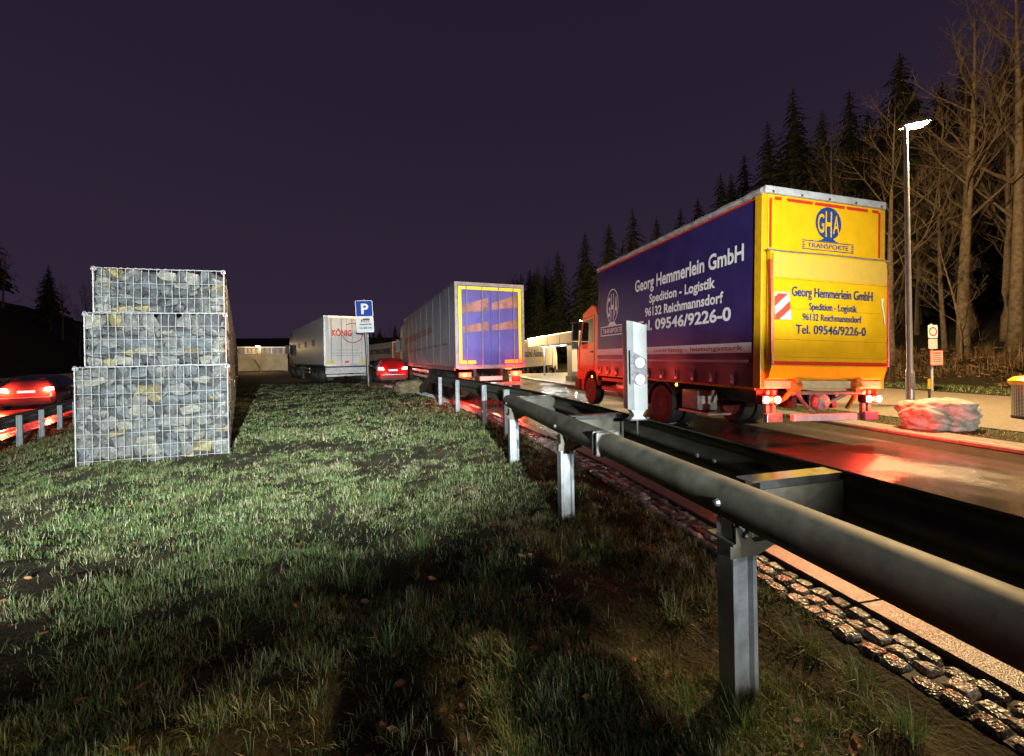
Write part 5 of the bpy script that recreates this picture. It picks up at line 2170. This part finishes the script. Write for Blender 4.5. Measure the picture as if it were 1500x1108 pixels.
def tree(kind, x, y, label, group, sc_=1.0, v=None, name=None):
    lib = {'bare': BARE, 'spruce': SPRUCE, 'sapling': SAPLING}[kind]
    tm, cm = lib[v if v is not None else rt.randrange(len(lib))]
    z = gz1(x, y)
    t = thing(name or {'bare': 'bare_tree', 'spruce': 'spruce_tree', 'sapling': 'sapling'}[kind], label, 'tree', (x, y, z - 0.05), rt.uniform(0, 6.28), group)
    t.scale = (sc_, sc_, sc_ * rt.uniform(.95, 1.08))
    link('trunk', tm, t)
    link('crown', cm, t)
    return t


# trees one can tell apart on the bank at the right
for px, d, v, s, lab in ((1411, 19.5, 0, 1.0, 'straight bare trunk on the bank between the small sign and the bin'),
                         (1487, 18.6, 2, 0.95, 'thick bare tree with spreading branches at the right edge above the bin'),
                         (1304, 20.5, 1, 0.9, 'slender bare tree right behind the truck, left of the lamp post'),
                         (1424, 24.0, 4, 1.0, 'thinner bare tree standing just behind the straight bare trunk'),
                         (1384, 21.0, 3, 0.75, 'thin leaning bare tree left of the straight bare trunk')):
    x, y = c2r((px - 750) / 583 * d, d)
    tree('bare', x, y, lab, None, s, v)
# forest behind them
G1 = 'bare trees of the wood behind the footpath'
G2 = 'spruces of the wood behind the truck'
L1 = 'bare deciduous tree in the dark wood behind the footpath and truck'
L2 = 'tall dark spruce rising from the wood behind the truck'
for k in range(34):
    y = rt.uniform(2, 70)
    x = 20.0 + 0.12 * y + rt.uniform(4.5, 20)
    tree('bare', x, y, L1, G1, rt.uniform(.8, 1.15))
for k in range(12):
    y = rt.uniform(3, 30)
    x = 20.0 + 0.12 * y + rt.uniform(1.5, 7)
    tree('sapling', x, y, 'young bare sapling on the leafy bank at the wood edge', 'saplings on the bank', rt.uniform(.8, 1.3))
# spruces with tops where the skyline stands highest
for px, d, top in ((1325, 36, 75), (1250, 40, 140), (1210, 38, 150), (1168, 42, 150), (1130, 44, 182), (1060, 50, 245), (1095, 56, 235), (1000, 62, 300),
                   (965, 66, 325), (930, 70, 320), (895, 72, 335), (860, 84, 340), (820, 90, 372), (785, 96, 392), (765, 104, 395), (1420, 40, 110), (1480, 44, 85), (1380, 46, 130)):
    u = (px - 750) / 583
    x, y = c2r(u * d, d)
    z = gz1(x, y)
    hor = 522.5 - 0.0175 * (px - 750)
    need = (hor - top) / 583 * d + CAM_H - z
    v = rt.randrange(4)
    own = {1325: 'tallest spruce on the skyline, its tip just left of the lamp head', 1250: 'skyline spruce between the round emblem and the lamp post',
           1210: 'skyline spruce straight above the round emblem on the truck rear', 1130: 'skyline spruce straight above the rear roof corner of the truck',
           860: 'skyline spruce straight above the red truck cab', 1060: 'skyline spruce above the middle of the blue truck side'}.get(px)
    tree('spruce', x, y, own or L2, G2, need / (21, 18, 23, 15)[v], v)
for k in range(58):
    px = rt.uniform(765, 1500)
    d = rt.uniform(38, 50) + max(0, 1150 - px) * 0.14
    top = float(np.interp(px, [760, 860, 960, 1060, 1130, 1210, 1330, 1500], [400, 365, 335, 270, 215, 175, 120, 110])) + rt.uniform(5, 100)
    x, y = c2r((px - 750) / 583 * d, d)
    need = (517 - top) / 583 * d + CAM_H - gz1(x, y)
    v = rt.randrange(4)
    tree('spruce', x, y, 'dark spruce among others deep in the wood behind the truck', 'spruces deep in the wood', max(.3, need / (21, 18, 23, 15)[v]), v)
# far wood closing the view ahead, and the wooded slope left of the motorway
G3 = 'trees of the far wood beyond the parked lorries'
for k in range(46):
    px = 540 + k * 6.2 + rt.uniform(-4, 4)
    d = rt.uniform(112, 135)
    x, y = c2r((px - 750) / 583 * d, d)
    top = 488 - (px - 560) * 0.36 + rt.uniform(-16, 14)
    z = gz1(x, y)
    need = max(5, (525 - top) / 583 * d + CAM_H - z)
    v = rt.randrange(4)
    kind = 'spruce' if rt.random() < .6 else 'bare'
    hh = (21, 18, 23, 15)[v] if kind == 'spruce' else (17, 15, 19, 13)[v]
    tree(kind, x, y, 'dark tree in the far wood beyond the parked lorries', G3, need / hh, v)
G4 = 'trees on the slope left of the motorway'
for k in range(60):
    s = rt.uniform(4, 130)
    l = 21 + rt.uniform(3, 26)
    x, y = wl(s, l)
    kind = 'bare' if rt.random() < .85 else 'spruce'
    tree(kind, x, y, 'dark tree on the wooded slope left of the motorway', G4, rt.uniform(.55, .9))

# ------------------------------------------------------------------ grass


def blades_mesh(name, base, azim, lean, length, width, curl, col, m):
    """base (n,3); each blade 5 verts"""
    n = len(base)
    dx, dy = np.cos(azim), np.sin(azim)
    sxp, syp = -dy, dx
    V = np.zeros((n, 5, 3))
    hw = width / 2
    V[:, 0] = base + np.stack([-sxp * hw, -syp * hw, np.zeros(n)], -1)
    V[:, 1] = base + np.stack([sxp * hw, syp * hw, np.zeros(n)], -1)
    s1, c1 = np.sin(lean), np.cos(lean)
    mid = base + np.stack([dx * s1, dy * s1, c1], -1) * (length * 0.55)[:, None]
    l2 = lean + curl
    s2, c2 = np.sin(l2), np.cos(l2)
    tip = mid + np.stack([dx * s2, dy * s2, c2], -1) * (length * 0.45)[:, None]
    V[:, 2] = mid + np.stack([sxp * hw * .8, syp * hw * .8, np.zeros(n)], -1)
    V[:, 3] = mid + np.stack([-sxp * hw * .8, -syp * hw * .8, np.zeros(n)], -1)
    V[:, 4] = tip
    me = bpy.data.meshes.new(name)
    me.vertices.add(n * 5)
    me.vertices.foreach_set('co', V.ravel())
    o = (np.arange(n) * 5)[:, None]
    q = o + np.array([0, 1, 2, 3])[None]
    t = o + np.array([3, 2, 4])[None]
    loops = np.concatenate([q, t], 1).ravel()
    ls = (np.arange(n)[:, None] * 7 + np.array([0, 4])[None]).ravel()
    me.loops.add(len(loops))
    me.polygons.add(2 * n)
    me.loops.foreach_set('vertex_index', loops)
    me.polygons.foreach_set('loop_start', ls)
    me.update()
    ca = me.color_attributes.new('Col', 'FLOAT_COLOR', 'POINT')
    C = np.ones((n, 5, 4))
    C[:, :, :3] = col[:, None, :]
    ca.data.foreach_set('color', C.ravel())
    me.materials.append(m)
    ob = bpy.data.objects.new(name, me)
    COL.objects.link(ob)
    return ob


gm, gnt, gb = nt_new('grass_blades')
at = gnt.nodes.new('ShaderNodeAttribute')
at.attribute_name = 'Col'
gnt.links.new(at.outputs['Color'], gb.inputs['Base Color'])
gb.inputs['Roughness'].default_value = 0.5
gb.inputs['Specular IOR Level'].default_value = 0.35
trn = gnt.nodes.new('ShaderNodeBsdfTranslucent')
gnt.links.new(at.outputs['Color'], trn.inputs['Color'])
mxs = gnt.nodes.new('ShaderNodeMixShader')
mxs.inputs[0].default_value = 0.25
outn = gnt.nodes['Material Output']
gnt.links.new(gb.outputs[0], mxs.inputs[1])
gnt.links.new(trn.outputs[0], mxs.inputs[2])
gnt.links.new(mxs.outputs[0], outn.inputs['Surface'])

PAL = np.array([[0.120, 0.200, 0.045], [0.085, 0.165, 0.050], [0.175, 0.235, 0.080], [0.065, 0.145, 0.070], [0.300, 0.285, 0.150], [0.400, 0.370, 0.240], [0.130, 0.090, 0.040]])


def grass_field(name, tufts, per, len_rng, wid, label, spread=0.035, pal_p=None, lean_max=1.1):
    """tufts (n,2) positions"""
    n = len(tufts)
    per_t = np.maximum(3, rng.poisson(per, n))
    idx = np.repeat(np.arange(n), per_t)
    m = len(idx)
    big = rng.uniform(0.6, 1.35, n) * (0.75 + 0.6 * vnoise(tufts[:, 0] * 1.7 + 40, tufts[:, 1] * 1.7))
    r = np.abs(rng.normal(0, spread, m))
    th = rng.uniform(0, 2 * PI, m)
    X = tufts[idx, 0] + r * np.cos(th)
    Y = tufts[idx, 1] + r * np.sin(th)
    Z = ground_z(X, Y) - 0.006
    az = th + rng.normal(0, .5, m)
    lean = np.clip(np.abs(rng.normal(0.45, 0.35, m)), 0.02, lean_max)
    curl = rng.uniform(0.1, 0.9, m)
    ln = rng.uniform(*len_rng, m) * big[idx]
    w = wid * rng.uniform(.6, 1.4, m)
    p = pal_p if pal_p is not None else np.array([.24, .16, .16, .12, .16, .10, .06])
    tuft_dry = vnoise(tufts[:, 0] * 2.3 + 9, tufts[:, 1] * 2.3 + 70)[idx]
    choice = rng.choice(len(PAL), m, p=p / p.sum())
    dry = rng.random(m) < np.clip((tuft_dry - .5) * 1.5, 0, .7)
    choice = np.where(dry, rng.choice([4, 5, 6], m), choice)
    col = PAL[choice] * rng.uniform(.75, 1.25, m)[:, None]
    ob = blades_mesh(name, np.stack([X, Y, Z], -1), az, lean, ln, w, curl, col, gm)
    return tag(ob, label, 'grass', kind='stuff')


def verge_pts(n, d0, d1, thr=0.36, keep=0.25, u0=-1.42, u1=0.9):
    """tuft positions over the verge, denser towards the view point"""
    d = np.exp(rng.uniform(math.log(d0), math.log(d1), n * 3))
    u = rng.uniform(u0, u1, n * 3)
    x = u * d
    X = x * CA + d * SA
    Y = -x * SA + d * CA
    kl = interp_path(KERB_L, Y)
    l = (X - WALL0.x) * WN.x + (Y - WALL0.y) * WN.y
    s = (X - WALL0.x) * WD.x + (Y - WALL0.y) * WD.y
    okk = (X < kl - 0.49 + 0.16 * (vnoise(X * 3, Y * 3) - .35)) & ~((l > -0.05) & (l < 2.0) & ((X - WALL0.x) * FN.x + (Y - WALL0.y) * FN.y < 0.02) & (s > -0.2)) & (l < 4.9)
    c = fbm(X * 2.2, Y * 2.2, 3)
    okk &= (c > thr) | (rng.random(len(X)) < keep)
    P = np.stack([X, Y], -1)[okk]
    return P[:n]


grass_field('near_grass', verge_pts(5600, 1.05, 3.2, .43, .10), 15, (0.025, 0.075), 0.0028, 'short rough winter grass close to the view point')
grass_field('middle_grass', verge_pts(8800, 2.9, 7.5, .42, .22), 12, (0.025, 0.065), 0.0042, 'short rough grass between gabion wall and guard rail', 0.045)
grass_field('far_grass', verge_pts(7500, 7.0, 24, keep=.6), 9, (0.04, 0.09), 0.011, 'short grass farther along the verge', 0.09)
# a few strong tussocks
tp = []
for px, py in ((872, 1030), (1010, 1050), (1090, 1075), (980, 900), (500, 850), (610, 800), (330, 940), (1180, 950), (1240, 990), (560, 960), (700, 850), (840, 930), (1330, 1085), (760, 990)):
    v = (py - (522.5 - 0.0175 * (px - 750))) / 583
    d = CAM_H / v
    tp.append(c2r((px - 750) / 583 * d, d))
tp = np.array(tp)
tp = tp[tp[:, 0] < 2.2]
grass_field('tussocks', np.repeat(tp, 5, 0) + rng.normal(0, .03, (len(tp) * 5, 2)), 22, (0.07, 0.16), 0.0030, 'longer green tussocks standing out of the short grass', 0.03,
            np.array([.34, .26, .18, .12, .07, .03, 0]))
# lawn on the right-hand side
n = 9000
X = rng.uniform(8.85, 10.3, n)
Y = rng.uniform(0.5, 17, n)
grass_field('lawn', np.stack([X, Y], -1)[X < 9.95 + rng.normal(0, .08, n)], 8, (0.02, 0.05), 0.007, 'narrow lawn between kerb and footpath on the right', 0.05)
n = 5000
Y = rng.uniform(-2, 40, n)
X = 17.0 + 0.06 * Y + rng.uniform(0, 3.2, n)
grass_field('path_side_grass', np.stack([X, Y], -1), 7, (0.03, 0.09), 0.016, 'grass strip between footpath and leafy bank', 0.12)

# dead leaves


def leaves(name, P, size, cols, label):
    n = len(P)
    Z = ground_z(P[:, 0], P[:, 1]) + rng.uniform(0.008, 0.045, n)
    a = rng.uniform(0, 2 * PI, n)
    tilt = rng.normal(0, .5, n)
    s = size * rng.uniform(.6, 1.3, n)
    b = MB()
    V = []
    F = []
    loc = np.array([(-1, 0, 0.1), (-.3, .42, .12), (.45, .36, 0), (1, 0, .16), (.45, -.36, .1), (-.3, -.42, 0.02), (0, 0, -.06)])
    for i in range(n):
        M = Matrix.Rotation(a[i], 3, 'Z') @ Matrix.Rotation(tilt[i], 3, 'X') @ Matrix.Rotation(tilt[i] * .7, 3, 'Y')
        o = len(V)
        for p in loc:
            q = M @ (Vector(p) * s[i])
            V.append((P[i, 0] + q.x, P[i, 1] + q.y, Z[i] + q.z))
        F += [(o + 6, o + k, o + (k + 1) % 6) for k in range(6)]
    b.v, b.f = V, F
    o = b.build(name, cols, None, fixn=False)
    return tag(o, label, 'leaves', kind='stuff')


leaf_m = mat('dead_leaf', (0.30, 0.13, 0.04), 0.7, var=0.3, scale=1.5, col2=(0.14, 0.055, 0.02))
leaf_m2 = mat('dead_leaf_pale', (0.34, 0.20, 0.09), 0.75, var=0.3, scale=1.2, col2=(0.16, 0.09, 0.04))
leaves('fallen_leaves', verge_pts(130, 1.3, 7, thr=0.0), 0.026, leaf_m, 'brown fallen leaves scattered over the grass')
n = 7000
Y = rng.uniform(0, 34, n)
X = 20.2 + 0.12 * Y + np.abs(rng.normal(0, 3.2, n)) - 0.4
leaves('leaf_litter', np.stack([X, Y], -1), 0.11, leaf_m2, 'thick brown leaf litter covering the bank below the trees')
# dry brush on the bank
n = 900
Y = rng.uniform(0, 36, n)
X = 20.6 + 0.12 * Y + np.abs(rng.normal(0, 2.6, n))
PALB = PAL.copy()
PAL = np.array([[0.20, 0.13, 0.07], [0.24, 0.16, 0.08], [0.16, 0.10, 0.05], [0.28, 0.20, 0.11], [0.20, 0.14, 0.08], [0.26, 0.20, 0.12], [0.13, 0.08, 0.04]])
grass_field('dry_brush', np.stack([X, Y], -1), 16, (0.25, 0.7), 0.016, 'dry brown brush and bracken on the bank', 0.22)
